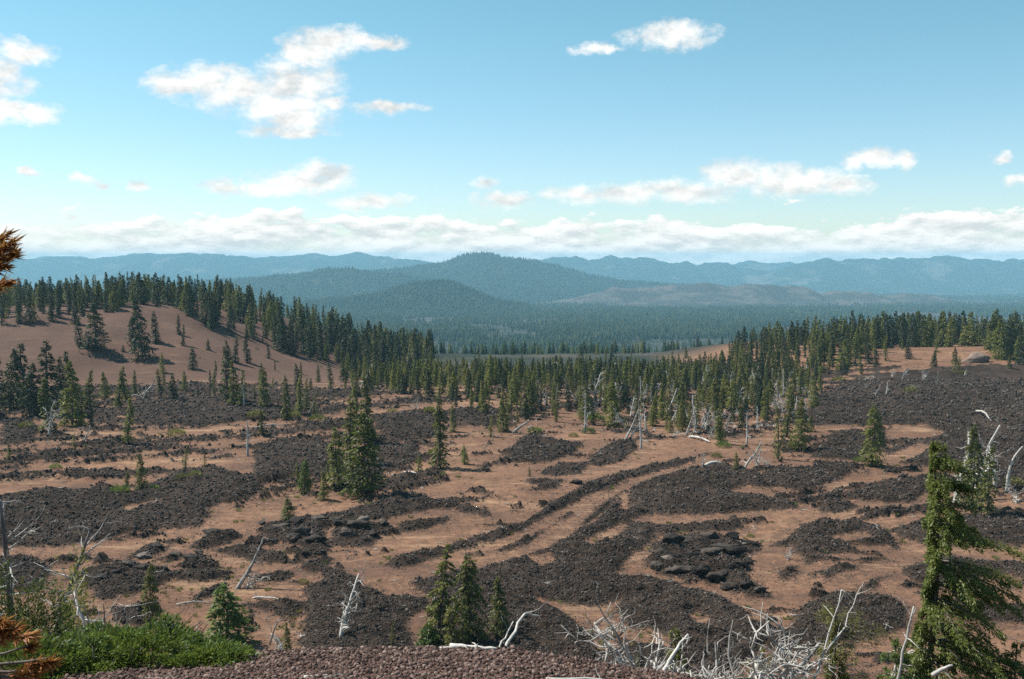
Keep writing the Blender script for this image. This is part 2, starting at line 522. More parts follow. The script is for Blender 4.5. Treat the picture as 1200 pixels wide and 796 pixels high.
def ground_material():
    m, T, b = new_mat('cinder_and_lava', 0.95, 0.1)
    pos = T.node('ShaderNodeNewGeometry').outputs['Position']
    at_ = T.node('ShaderNodeAttribute', attribute_name='lava').outputs['Fac']
    dist = T.node('ShaderNodeAttribute', attribute_name='plain').outputs['Fac']
    n1 = T.noise(pos, 0.09, 5, 0.6)
    n2 = T.noise(pos, 1.3, 5, 0.65)
    n3 = T.noise(pos, 7.0, 4, 0.7)
    n4 = T.noise(pos, 3.2, 6, 0.75)
    scree = T.node('ShaderNodeAttribute', attribute_name='scree').outputs['Fac']
    cin = T.ramp(n1, [(0.30, (0.120, 0.060, 0.037)), (0.50, (0.190, 0.101, 0.062)), (0.70, (0.270, 0.148, 0.090))])
    cin = T.mix(scree, cin, T.ramp(n1, [(0.35, (0.068, 0.041, 0.032)), (0.65, (0.112, 0.066, 0.051))]))
    cin = T.mix(T.mapr(n2, 0.38, 0.66, 0, 0.75), cin, (0.108, 0.060, 0.038))
    cin = T.mix(T.mapr(n4, 0.55, 0.68, 0, 0.70), cin, T.mix(scree, (0.36, 0.235, 0.155), (0.19, 0.115, 0.085)))
    cin = T.mix(T.mapr(n4, 0.46, 0.34, 0, 0.85), cin, (0.055, 0.037, 0.030))
    streaks = T.noise(T.mapping(pos, (0.05, 0.22, 0)), 1.0, 6, 0.7)
    cin = T.mix(T.mapr(streaks, 0.54, 0.66, 0, T.mapr(scree, 0, 1, 0.6, 0.15)), cin, (0.36, 0.225, 0.135))
    cin = T.mix(T.mapr(streaks, 0.46, 0.34, 0, 0.65), cin, (0.095, 0.054, 0.040))
    halo = T.math('MULTIPLY', T.mapr(at_, -2.6, 0.0), T.mapr(n2, 0.30, 0.60))
    cin = T.mix(T.math('MULTIPLY', halo, 0.45), cin, (0.062, 0.043, 0.034))
    lav = T.ramp(n2, [(0.30, (0.010, 0.007, 0.005)), (0.52, (0.028, 0.019, 0.0135)), (0.72, (0.065, 0.043, 0.031))])  # dark lava, deepened to paint crevice shade under the rubble
    lav = T.mix(T.mapr(n1, 0.42, 0.62, 0, 0.4), lav, (0.070, 0.048, 0.038))
    fac = T.mapr(T.math('ADD', at_, T.math('MULTIPLY', T.math('SUBTRACT', n2, 0.5), 1.6)), -0.25, 0.35)
    near = T.mix(fac, cin, lav)
    red = T.node('ShaderNodeAttribute', attribute_name='foot').outputs['Fac']
    near = T.mix(red, near, T.ramp(n3, [(0.3, (0.05, 0.028, 0.023)), (0.7, (0.15, 0.087, 0.068))]))  # red cinder bed, darkened to paint the shade in gaps between stones
    # the plain: forest floor, dark flows and pale clearings
    q1 = T.noise(T.mapping(pos, (1, 1, 0)), 0.0016, 6, 0.6)
    q2 = T.noise(T.mapping(pos, (1, 1, 0)), 0.02, 5, 0.7)
    pl = T.ramp(q2, [(0.35, (0.014, 0.020, 0.016)), (0.52, (0.030, 0.036, 0.026)), (0.68, (0.085, 0.070, 0.056))])
    pl = T.mix(T.mapr(q1, 0.48, 0.60, 0, 0.9), pl, T.ramp(q2, [(0.3, (0.030, 0.028, 0.030)), (0.7, (0.085, 0.072, 0.066))]))
    T.put(b.inputs['Base Color'], T.mix(dist, near, pl))
    bump = T.node('ShaderNodeBump')
    bump.inputs['Strength'].default_value = 0.55
    bump.inputs['Distance'].default_value = 0.12
    T.put(bump.inputs['Height'], T.math('ADD', T.math('MULTIPLY', n3, 0.6), T.math('MULTIPLY', T.noise(pos, 2.4, 4, 0.7), T.math('MAXIMUM', at_, 0.25))))
    T.l.new(bump.outputs[0], b.inputs['Normal'])
    return m


def rock_material(name, stops, scale=2.0):
    m, T, b = new_mat(name, 0.85, 0.25)
    g = T.node('ShaderNodeNewGeometry')
    oi = T.node('ShaderNodeObjectInfo')
    n = T.noise(g.outputs['Position'], scale, 5, 0.7)
    f = T.math('ADD', T.math('MULTIPLY', oi.outputs['Random'], 0.55), T.math('MULTIPLY', n, 0.45))
    T.put(b.inputs['Base Color'], T.ramp(f, stops))
    bump = T.node('ShaderNodeBump')
    bump.inputs['Strength'].default_value = 0.6
    bump.inputs['Distance'].default_value = 0.05
    T.put(bump.inputs['Height'], T.noise(g.outputs['Position'], scale * 5, 4, 0.7))
    T.l.new(bump.outputs[0], b.inputs['Normal'])
    return m


def foliage_material(name, dark, mid, light, trans=0.40):
    m = bpy.data.materials.new(name)
    m.use_nodes = True
    T = NT(m.node_tree)
    T.n.clear()
    out = T.node('ShaderNodeOutputMaterial')
    g = T.node('ShaderNodeNewGeometry')
    oi = T.node('ShaderNodeObjectInfo')
    n = T.noise(g.outputs['Position'], 1.1, 3, 0.6)
    f = T.math('ADD', T.math('MULTIPLY', g.outputs['Random Per Island'], 0.42), T.math('ADD', T.math('MULTIPLY', oi.outputs['Random'], 0.30), T.math('MULTIPLY', n, 0.34)))
    c = T.ramp(f, [(0.25, dark), (0.55, mid), (0.82, light)])
    d = T.node('ShaderNodeBsdfDiffuse')
    t = T.node('ShaderNodeBsdfTranslucent')
    T.put(d.inputs[0], c)
    T.put(t.inputs[0], T.mix(0.35, c, (0.22, 0.24, 0.035)))
    gl = T.node('ShaderNodeBsdfGlossy')
    gl.inputs['Roughness'].default_value = 0.5
    gl.inputs[0].default_value = (0.8, 0.8, 0.75, 1)
    mx = T.node('ShaderNodeMixShader')
    mx.inputs[0].default_value = trans
    T.l.new(d.outputs[0], mx.inputs[1])
    T.l.new(t.outputs[0], mx.inputs[2])
    m2 = T.node('ShaderNodeMixShader')
    m2.inputs[0].default_value = 0.025
    T.l.new(mx.outputs[0], m2.inputs[1])
    T.l.new(gl.outputs[0], m2.inputs[2])
    T.l.new(m2.outputs[0], out.inputs[0])
    return m


def wood_material(name, stops, scale=6.0):
    m, T, b = new_mat(name, 0.8, 0.2)
    tc = T.node('ShaderNodeTexCoord').outputs['Object']
    n = T.noise(T.mapping(tc, (1, 1, 0.25)), scale, 5, 0.65)
    oi = T.node('ShaderNodeObjectInfo')
    T.put(b.inputs['Base Color'], T.ramp(T.math('ADD', T.math('MULTIPLY', n, 0.75), T.math('MULTIPLY', oi.outputs['Random'], 0.25)), stops))
    bump = T.node('ShaderNodeBump')
    bump.inputs['Strength'].default_value = 0.5
    bump.inputs['Distance'].default_value = 0.02
    T.put(bump.inputs['Height'], n)
    T.l.new(bump.outputs[0], b.inputs['Normal'])
    return m


M = {}
M['ground'] = ground_material()
M['lava'] = rock_material('lava_rock', [(0.2, (0.012, 0.0088, 0.0068)), (0.45, (0.033, 0.0240, 0.0190)), (0.65, (0.066, 0.050, 0.040)), (0.90, (0.20, 0.160, 0.135))], 1.5)
M['pale_rock'] = rock_material('pale_rock', [(0.2, (0.10, 0.07, 0.055)), (0.5, (0.19, 0.135, 0.105)), (0.9, (0.30, 0.22, 0.18))], 0.8)
M['gravel'] = rock_material('red_cinder', [(0.18, (0.028, 0.017, 0.014)), (0.42, (0.092, 0.054, 0.043)), (0.62, (0.170, 0.106, 0.085)), (0.9, (0.40, 0.295, 0.245))], 18.0)
M['fir'] = foliage_material('fir_needles', (0.030, 0.040, 0.010), (0.130, 0.138, 0.028), (0.275, 0.262, 0.058))
M['dark_fir'] = foliage_material('dark_fir_needles', (0.010, 0.018, 0.011), (0.030, 0.043, 0.020), (0.070, 0.080, 0.030), 0.2)
M['green'] = foliage_material('bright_needles', (0.030, 0.060, 0.010), (0.105, 0.160, 0.030), (0.215, 0.270, 0.058))
M['dark_green'] = foliage_material('deep_green_needles', (0.012, 0.028, 0.008), (0.040, 0.070, 0.016), (0.085, 0.120, 0.028))  # deeper green for the bush at the left edge
M['hero'] = foliage_material('near_fir_needles', (0.022, 0.040, 0.009), (0.075, 0.100, 0.020), (0.170, 0.190, 0.040))
M['yellow'] = foliage_material('yellow_needles', (0.060, 0.062, 0.016), (0.150, 0.140, 0.036), (0.27, 0.235, 0.070))
M['orange'] = foliage_material('dead_orange_needles', (0.10, 0.030, 0.010), (0.30, 0.10, 0.030), (0.55, 0.24, 0.09), 0.35)
M['bark'] = wood_material('grey_bark', [(0.3, (0.055, 0.045, 0.038)), (0.55, (0.12, 0.10, 0.085)), (0.8, (0.20, 0.17, 0.15))])
M['silver'] = wood_material('bleached_wood', [(0.32, (0.12, 0.105, 0.095)), (0.45, (0.34, 0.31, 0.28)), (0.68, (0.57, 0.53, 0.48))])
M['char'] = wood_material('dark_dead_wood', [(0.3, (0.035, 0.030, 0.028)), (0.55, (0.10, 0.085, 0.078)), (0.8, (0.32, 0.29, 0.27))])


def far_forest_material():
    m, T, b = new_mat('far_forest', 1.0, 0.0)
    g = T.node('ShaderNodeNewGeometry')
    n = T.noise(g.outputs['Position'], 0.012, 4, 0.6)
    f = T.math('ADD', T.math('MULTIPLY', g.outputs['Random Per Island'], 0.5), T.math('MULTIPLY', n, 0.5))
    T.put(b.inputs['Base Color'], T.ramp(f, [(0.25, (0.012, 0.022, 0.014)), (0.55, (0.026, 0.040, 0.022)), (0.85, (0.060, 0.066, 0.034))]))
    return m


def hill_material(name, dark, mid, bare, bare_at=0.62, s1=0.008, s2=0.09):
    m, T, b = new_mat(name, 1.0, 0.0)
    pos = T.node('ShaderNodeNewGeometry').outputs['Position']
    n1 = T.noise(pos, s1, 6, 0.6)
    n2 = T.noise(pos, s2, 5, 0.7)
    c = T.ramp(n2, [(0.3, dark), (0.7, mid)])
    c = T.mix(T.mapr(n1, bare_at - 0.06, bare_at + 0.08), c, bare)
    T.put(b.inputs['Base Color'], c)
    bump = T.node('ShaderNodeBump')
    bump.inputs['Strength'].default_value = 0.9
    bump.inputs['Distance'].default_value = 6.0
    T.put(bump.inputs['Height'], n2)
    T.l.new(bump.outputs[0], b.inputs['Normal'])
    return m


M['far_forest'] = far_forest_material()
M['cone'] = hill_material('forested_cone', (0.010, 0.018, 0.012), (0.034, 0.044, 0.026), (0.05, 0.05, 0.035), 0.66)
M['butte'] = hill_material('forested_butte', (0.012, 0.022, 0.015), (0.036, 0.048, 0.028), (0.09, 0.08, 0.055), 0.64)
M['pale_hill'] = hill_material('burnt_hill', (0.040, 0.038, 0.032), (0.065, 0.060, 0.050), (0.105, 0.086, 0.072), 0.52)
M['range'] = hill_material('far_range', (0.012, 0.022, 0.015), (0.034, 0.044, 0.028), (0.10, 0.09, 0.075), 0.60, 0.004, 0.05)


# ------------------------------------------------------------------ ground sheet
def build_ground():
    ys = [-60.0]
    y = -60.0
    while y < 10000:
        if y < 6:
            d = 2.0
        elif y < 13:
            d = 0.12
        elif y < 54:
            d = 0.7
        elif y < 335:
            d = max(0.17, y * y / (28 * 1167) * 1.05)
        else:
            d = y * 0.03
        y += d
        ys.append(y)
    ys = np.array(ys)
    t = np.linspace(-1, 1, 861)
    s = 0.56 * t + 0.42 * np.sign(t) * np.abs(t) ** 5        # denser within the view
    S, Y = np.meshgrid(s, ys)
    X = S * (np.abs(Y) + 22.0)
    L = lava_depth(X, Y)
    Z = ground_z(X, Y, L)
    far = sstep(500, 900, Y)
    Z = Z + far * 5 * (fbm(X / 160, Y / 160, 3, 301) - 0.5)
    me = mesh_np('ground', np.stack([X, Y, Z], -1), quads=grid_quads(len(ys), len(s)), mats=[M['ground']], smooth=True)
    a = me.attributes.new('lava', 'FLOAT', 'POINT')
    a.data.foreach_set('value', np.clip(L / 1.2, -4, 1.5).ravel().astype(np.float32))
    a = me.attributes.new('plain', 'FLOAT', 'POINT')
    hl = np.clip(sstep(-30, -50, X) + sstep(50, 68, X), 0, 1)
    a.data.foreach_set('value', np.maximum(sstep(292, 335, Y) * (1 - hl), sstep(335, 420, Y)).ravel().astype(np.float32))
    a = me.attributes.new('scree', 'FLOAT', 'POINT')
    a.data.foreach_set('value', np.clip(sstep(-26, -52, X) * sstep(218, 240, Y), 0, 1).ravel().astype(np.float32))
    a = me.attributes.new('foot', 'FLOAT', 'POINT')
    a.data.foreach_set('value', sstep(60, 40, Y).ravel().astype(np.float32))
    return link('ground', me, kind='structure')


build_ground()


# ------------------------------------------------------------------ hills and ranges
def px_world(px, py, dist):
    d = px_dir(px, py)
    k = dist / d.y
    return d.x * k, d.z * k


def ridge(name, sil, dist, depth, mat, rough, nseed, nx=420, ny=48, spur=0.45, base=None, jag=2.0, taper=False):
    """a hill range: crest heights from its skyline, flanks falling to the plain both ways with spurs"""
    base = PLAIN - 6 - 0.0205 * (dist + depth * 0.4 - 1400) if base is None else base
    pts = sorted(px_world(x, y, dist) for x, y in sil)
    xs = np.array([p[0] for p in pts])
    zs = np.array([p[1] for p in pts])
    gx = np.linspace(xs[0], xs[-1], nx)
    # smooth the skyline a little
    h = np.interp(gx, xs, zs)
    k = np.array([1, 2, 3, 2, 1.0])
    k /= k.sum()
    h = h + (fbm((gx - xs[0]) / (0.022 * dist), gx * 0 + nseed, 5, nseed, 0.66) - 0.5) * 0.0062 * dist * jag
    for _ in range(1):
        h = np.convolve(np.pad(h, 2, mode='edge'), k, mode='valid')
    t_ = (gx - gx[0]) / (gx[-1] - gx[0])
    h = base + (h - base) * sstep(-0.02, 0.22, t_) * sstep(1.02, 0.78, t_) if taper else h
    gy = np.linspace(-1, 1, ny)
    GX, GY = np.meshgrid(gx, gy)
    prof = 0.5 + 0.5 * np.cos(np.pi * GY)
    prof = prof ** 0.85
    sc = depth * 0.55
    nz = fbm(GX / sc, GY * depth / sc * 0.45, 5, nseed, 0.55)
    spurs = 1 - spur * (1 - np.abs(2 * nz - 1)) * np.sin(np.pi * np.clip(np.abs(GY), 0, 1))
    Z = base + (h[None, :] - base) * prof * spurs + rough * (fbm(GX / (sc * 0.12), GY * depth / (sc * 0.12), 4, nseed + 5, 0.6) - 0.5) * prof
    V = np.stack([GX, dist + GY * depth, Z], -1)
    return link(name, mesh_np(name, V, quads=grid_quads(ny, nx), mats=[mat], smooth=True), kind='structure')


ridge('far_mountain_range', [(-200, 303), (0, 304), (60, 302), (130, 301), (170, 297), (240, 297), (300, 301), (360, 298), (430, 297), (480, 303), (540, 308), (620, 312)], 8300, 1500, M['range'], 22, 401, jag=1.5)
ridge('mountain_range', [(60, 330), (110, 319), (150, 311), (200, 303), (245, 298), (290, 302), (340, 306), (400, 305), (440, 302), (490, 306), (540, 312), (600, 322)], 7800, 1400, M['range'], 24, 411)
ridge('mountain_range', [(540, 310), (600, 305), (630, 302), (652, 301), (672, 299), (690, 302), (702, 299), (725, 304), (745, 301), (780, 305), (815, 308), (830, 305), (855, 310), (900, 320), (960, 332)], 7600, 1400, M['range'], 24, 421)
ridge('far_mountain_range', [(740, 314), (800, 310), (860, 309), (880, 307), (905, 308), (925, 306), (960, 310), (1010, 314)], 8600, 1400, M['range'], 22, 431, jag=1.5)
ridge('mountain_range', [(860, 325), (905, 318), (940, 309), (965, 304), (1010, 301), (1035, 304), (1055, 303), (1065, 305), (1085, 302), (1107, 300), (1130, 302), (1150, 301), (1175, 305), (1230, 303), (1330, 300), (1450, 306)], 7100, 1300, M['range'], 24, 441)
ridge('forested_butte', [(180, 334), (250, 328), (300, 326), (340, 323), (380, 321), (430, 318), (480, 313), (520, 307), (536, 301), (548, 298), (562, 295), (574, 296), (588, 301), (606, 302), (640, 308), (680, 319), (720, 328), (780, 333), (840, 337), (900, 342), (960, 346)], 4600, 1050, M['butte'], 10, 451, 420, 70, 0.4, jag=0.3)
ridge('forested_hill', [(200, 336), (260, 329), (310, 325), (350, 319), (385, 314), (410, 314), (440, 318), (500, 326), (560, 334), (620, 342)], 3900, 650, M['butte'], 8, 461, jag=0.4, taper=True)
ridge('burnt_hill', [(600, 348), (660, 342), (720, 337), (770, 334), (800, 331), (830, 331), (860, 335), (900, 335), (940, 338), (1000, 342), (1100, 346), (1200, 349)], 3700, 620, M['pale_hill'], 9, 471, taper=True)
ridge('cinder_cone_hill', [(340, 358), (375, 352), (410, 349), (440, 344), (470, 336), (490, 332), (512, 330), (530, 331), (545, 336), (562, 344), (585, 352), (620, 358)], 2800, 390, M['cone'], 4, 481, 200, 50, 0.2, jag=0.25)


# ------------------------------------------------------------------ haze
def build_haze():
    x0, x1, y0, y1, z0, z1 = -10800, 10800, -300, 10800, -310, 48
    V = [(x, y, z) for z in (z0, z1) for y in (y0, y1) for x in (x0, x1)]
    Q = [(0, 2, 3, 1), (4, 5, 7, 6), (0, 1, 5, 4), (2, 6, 7, 3), (0, 4, 6, 2), (1, 3, 7, 5)]
    m = bpy.data.materials.new('haze')
    m.use_nodes = True
    T = NT(m.node_tree)
    T.n.clear()
    out = T.node('ShaderNodeOutputMaterial')
    v = T.node('ShaderNodeVolumePrincipled')
    v.inputs['Color'].default_value = (0.41, 0.77, 0.98, 1)
    v.inputs['Density'].default_value = HAZE
    v.inputs['Density Attribute'].default_value = ''
    v.inputs['Anisotropy'].default_value = 0.0
    T.l.new(v.outputs[0], out.inputs['Volume'])
    link('haze', mesh_np('haze', V, quads=Q, mats=[m]), kind='stuff')


HAZE = 0.000115
build_haze()


# ------------------------------------------------------------------ scattered stuff: points with instances
def scatter(name, P, size, protos, tilt=3.14, seed=1, **props):
    """one object: copies of the prototypes on points"""
    me = bpy.data.meshes.new(name)
    n = len(P)
    me.vertices.add(n)
    me.vertices.foreach_set('co', np.asarray(P, np.float32).ravel())
    r = np.random.default_rng(seed)
    rot = np.stack([r.uniform(-tilt, tilt, n), r.uniform(-tilt, tilt, n), r.uniform(0, 6.283, n)], -1).astype(np.float32)
    a = me.attributes.new('rot', 'FLOAT_VECTOR', 'POINT')
    a.data.foreach_set('vector', rot.ravel())
    a = me.attributes.new('size', 'FLOAT_VECTOR', 'POINT')
    size = np.asarray(size, np.float32)
    if size.ndim == 1:
        size = np.stack([size, size, size], -1)
    a.data.foreach_set('vector', size.ravel())
    a = me.attributes.new('pick', 'INT', 'POINT')
    a.data.foreach_set('value', r.integers(0, len(protos), n).astype(np.int32))
    col = bpy.data.collections.new(name + '_kinds')
    for p in protos:
        col.objects.link(p)
    g = bpy.data.node_groups.new(name, 'GeometryNodeTree')
    g.interface.new_socket('Geometry', in_out='INPUT', socket_type='NodeSocketGeometry')
    g.interface.new_socket('Geometry', in_out='OUTPUT', socket_type='NodeSocketGeometry')
    gi, go = g.nodes.new('NodeGroupInput'), g.nodes.new('NodeGroupOutput')
    ip = g.nodes.new('GeometryNodeInstanceOnPoints')
    ci = g.nodes.new('GeometryNodeCollectionInfo')
    ci.inputs[0].default_value = col
    ci.inputs[1].default_value = True
    ci.inputs[2].default_value = True
    ip.inputs['Pick Instance'].default_value = True
    for nm, ty, sock in (('rot', 'FLOAT_VECTOR', 'Rotation'), ('size', 'FLOAT_VECTOR', 'Scale'), ('pick', 'INT', 'Instance Index')):
        na = g.nodes.new('GeometryNodeInputNamedAttribute')
        na.data_type = ty
        na.inputs['Name'].default_value = nm
        g.links.new(na.outputs[0], ip.inputs[sock])
    g.links.new(gi.outputs[0], ip.inputs['Points'])
    g.links.new(ci.outputs[0], ip.inputs['Instance'])
    g.links.new(ip.outputs[0], go.inputs[0])
    o = link(name, me, kind='stuff', **props)
    md = o.modifiers.new('scatter', 'NODES')
    md.node_group = g
    return o


def ico(sub=1):
    import bmesh
    bm = bmesh.new()
    bmesh.ops.create_icosphere(bm, subdivisions=sub, radius=1.0)
    V = np.array([v.co[:] for v in bm.verts])
    F = np.array([[v.index for v in f.verts] for f in bm.faces])
    bm.free()
    return V, F


def rock_shape(seed, sub=2, squash=0.75, jag=0.55):
    V, F = ico(sub)
    r = np.random.default_rng(seed)
    # cut by random planes for angular faces, then roughen
    for _ in range(9):
        n = r.normal(size=3)
        n /= np.linalg.norm(n)
        d = r.uniform(0.45, 0.85)
        k = V @ n - d
        V = V - np.outer(np.maximum(k, 0), n)
    V = V * (1 + jag * 0.35 * (r.random((len(V), 1)) - 0.5))
    V = V * np.array([r.uniform(0.8, 1.25), r.uniform(0.75, 1.1), squash])
    return V, F


def proto(name, me):
    return bpy.data.objects.new(name, me)


def build_rubble():
    protos = []
    for i in range(7):
        V, F = rock_shape(500 + i, 1)
        protos.append(proto('clinker', mesh_np('clinker', V, tris=F, mats=[M['lava']])))
    n = 460000
    r = np.random.default_rng(11)
    y = 1 / r.uniform(1 / 235.0, 1 / 57.0, n)
    x = y * r.uniform(-0.60, 0.60, n)
    s = lava_depth(x, y)
    keep = r.random(n) < np.clip((s + 1.5) / 2.1, 0, 1) ** 1.6 * 0.80 + 0.018
    x, y, s = x[keep], y[keep], s[keep]
    n = len(x)
    z = ground_z(x, y, s)
    big = r.random(n) ** 3.0
    size = np.clip(y / 1167.0 * (0.58 + 1.7 * big), 0.04, 0.40) * (0.55 + 0.45 * sstep(-0.5, 0.6, s))
    scatter('lava_rubble', np.stack([x, y, z + size * 0.15], -1), np.stack([size * r.uniform(0.8, 1.3, n), size * r.uniform(0.8, 1.3, n), size * r.uniform(0.6, 1.1, n)], -1), protos, 3.14, 12)
    # loose red cinder round the feet
    protos = []
    for i in range(6):
        V, F = rock_shape(520 + i, 1, 0.8)
        protos.append(proto('cinder', mesh_np('cinder', V, tris=F, mats=[M['gravel']])))
    n = 52000
    y = r.uniform(8.0, 12.4, n)
    x = r.uniform(-4.6, 2.6, n)
    z = ground_z(x, y)
    size = 0.005 + 0.034 * r.random(n) ** 3.4
    scatter('cinder_gravel', np.stack([x, y, z + size * 0.2], -1), size, protos, 3.14, 13)


build_rubble()


# ------------------------------------------------------------------ far woods, one mass each
def tree_cones(P, h, w, tiers=2, sides=4, seed=1):
    """many little conifers in one mesh: stacked ragged cones"""
    r = np.random.default_rng(seed)
    n = len(P)
    Vs, Fs = [], []
    off = 0
    for t in range(tiers):
        z0 = h * (t / tiers * 0.72 + 0.02)
        z1 = h * (1.0 if t == tiers - 1 else (t / tiers * 0.72 + 0.62))
        rad = w * (1 - 0.72 * t / tiers)
        ph = r.uniform(0, 6.28, n)
        ring = []
        for k in range(sides):
            a = ph + k * 6.283 / sides
            q = rad * r.uniform(0.7, 1.2, n)
            ring.append(np.stack([P[:, 0] + q * np.cos(a), P[:, 1] + q * np.sin(a), P[:, 2] + z0 + h * r.uniform(-0.04, 0.04, n)], -1))
        tip = np.stack([P[:, 0], P[:, 1], P[:, 2] + z1], -1)
        Vs.append(np.stack(ring + [tip], 1).reshape(-1, 3))
        b = off + np.arange(n)[:, None] * (sides + 1)
        for k in range(sides):
            Fs.append(np.concatenate([b + k, b + (k + 1) % sides, b + sides], 1))
        off += n * (sides + 1)
    return np.concatenate(Vs), np.concatenate(Fs)


def build_forest():
    r = np.random.default_rng(31)
    V, F, off = [], [], 0

    def add(P, h, w, tiers, sides, seed):
        nonlocal off
        v, f = tree_cones(P, h, w, tiers, sides, seed)
        V.append(v)
        F.append(f + off)
        off += len(v)

    def spread(n, y0, y1, hh, tiers, sides, seed, thresh):
        y = np.sqrt(r.uniform(y0 * y0, y1 * y1, n))
        x = y * r.uniform(-0.66, 0.66, n)
        d = fbm(x / 260, y / 420, 4, 601)
        # dark flows lie open among the woods on the plain
        open_ = sstep(0.10, 0.28, x / y) * 0.10
        keep = (d + 0.10 * (r.random(n) - 0.5)) > thresh + open_
        gap = (np.abs(x / y - 0.175) < 0.055) & (y > 1180) & (y < 1480)
        keep &= ~gap | (r.random(n) < 0.06)
        x, y = x[keep], y[keep]
        n = len(x)
        z = base_z(x, y) - 0.5
        h = hh * r.uniform(0.6, 1.25, n)
        add(np.stack([x, y, z], -1), h, h * r.uniform(0.16, 0.26, n), tiers, sides, seed)

    spread(15000, 520, 1150, 10, 2, 4, 1, 0.36)
    spread(34000, 1150, 1900, 12, 2, 4, 2, 0.40)
    spread(34000, 1900, 3000, 13, 1, 4, 3, 0.42)
    spread(44000, 3000, 5600, 14, 1, 3, 4, 0.45)
    me = mesh_np('forest', np.concatenate(V), tris=np.concatenate(F), mats=[M['far_forest']])
    link('forest', me, kind='stuff')
    # the cone and the butte are wooded too
    for nm, n, hh, seed in (('cinder_cone_hill', 9000, 10, 5), ('forested_butte', 34000, 12, 6), ('forested_hill', 9000, 11, 7)):
        me = bpy.data.objects[nm].data
        c = np.empty(len(me.vertices) * 3, np.float32)
        me.vertices.foreach_get('co', c)
        c = c.reshape(-1, 3)
        q = np.empty(len(me.polygons) * 4, np.int32)
        me.loops.foreach_get('vertex_index', q)
        q = q.reshape(-1, 4)
        pick = r.integers(0, len(q), n)
        w = r.random((n, 2))
        A, B, D, C = (c[q[pick, i]] for i in (0, 1, 3, 2))
        P = (A * (1 - w[:, :1]) + B * w[:, :1]) * (1 - w[:, 1:]) + (D * (1 - w[:, :1]) + C * w[:, :1]) * w[:, 1:]
        P = P[P[:, 1] < np.median(c[:, 1]) + 120]
        h = hh * r.uniform(0.55, 1.2, len(P))
        v, f = tree_cones(P, h, h * 0.28, 1, 4, seed)
        link('forest', mesh_np('forest', v, tris=f, mats=[M['far_forest']]), kind='stuff')


build_forest()


# ------------------------------------------------------------------ conifers
def tube(pts, rad, sides=6):
    pts = np.asarray(pts, float)
    n = len(pts)
    rad = np.broadcast_to(np.asarray(rad, float), (n,))
    tan = np.gradient(pts, axis=0)
    tan /= np.linalg.norm(tan, axis=1)[:, None] + 1e-9
    ref = np.array([0.31, 0.17, 0.93]) if abs(tan[0] @ np.array([0.31, 0.17, 0.93])) < 0.85 else np.array([0.9, -0.3, 0.2])
    u = np.cross(tan, ref)
    u /= np.linalg.norm(u, axis=1)[:, None] + 1e-9
    v = np.cross(tan, u)
    a = np.arange(sides) * 2 * np.pi / sides
    ring = pts[:, None] + rad[:, None, None] * (np.cos(a)[None, :, None] * u[:, None] + np.sin(a)[None, :, None] * v[:, None])
    V = ring.reshape(-1, 3)
    i = np.arange(n * sides).reshape(n, sides)
    j = np.roll(i, -1, 1)
    Q = np.stack([i[:-1], j[:-1], j[1:], i[1:]], -1).reshape(-1, 4)
    V = np.concatenate([V, pts[-1:] + tan[-1:] * rad[-1], pts[:1]])
    T = [(i[-1, k], j[-1, k], len(V) - 2) for k in range(sides)] + [(j[0, k], i[0, k], len(V) - 1) for k in range(sides)]
    return V, Q, np.array(T)


class Bag:
    """collects tubes and leaves into one mesh"""
    def __init__(self):
        self.V, self.Q, self.T, self.n = [], [], [], 0

    def add(self, V, Q=None, T=None):
        if Q is not None and len(Q):
            self.Q.append(np.asarray(Q) + self.n)
        if T is not None and len(T):
            self.T.append(np.asarray(T) + self.n)
        self.V.append(V)
        self.n += len(V)
        return self

    def mesh(self, name, mats, smooth=False):
        return mesh_np(name, np.concatenate(self.V), np.concatenate(self.T) if self.T else None, np.concatenate(self.Q) if self.Q else None, mats, smooth)


def leaves(P, U, length, width, r, up=0.55):
    """pointed leaf-spray quads at P along U"""
    n = len(P)
    U = U / (np.linalg.norm(U, axis=1)[:, None] + 1e-9)
    N = r.normal(size=(n, 3)) * (1 - up) + np.array([0, 0, up])
    S = np.cross(U, N)
    S /= np.linalg.norm(S, axis=1)[:, None] + 1e-9
    L, W = length[:, None], width[:, None]
    N2 = np.cross(S, U)
    a = P
    b = P + U * L * 0.42 + S * W * 0.5 - N2 * W * 0.12
    c = P + U * L - N2 * L * 0.10
    d = P + U * L * 0.42 - S * W * 0.5 - N2 * W * 0.12
    V = np.stack([a, b, c, d], 1).reshape(-1, 3)
    Q = np.arange(4 * n).reshape(n, 4)
    return V, Q


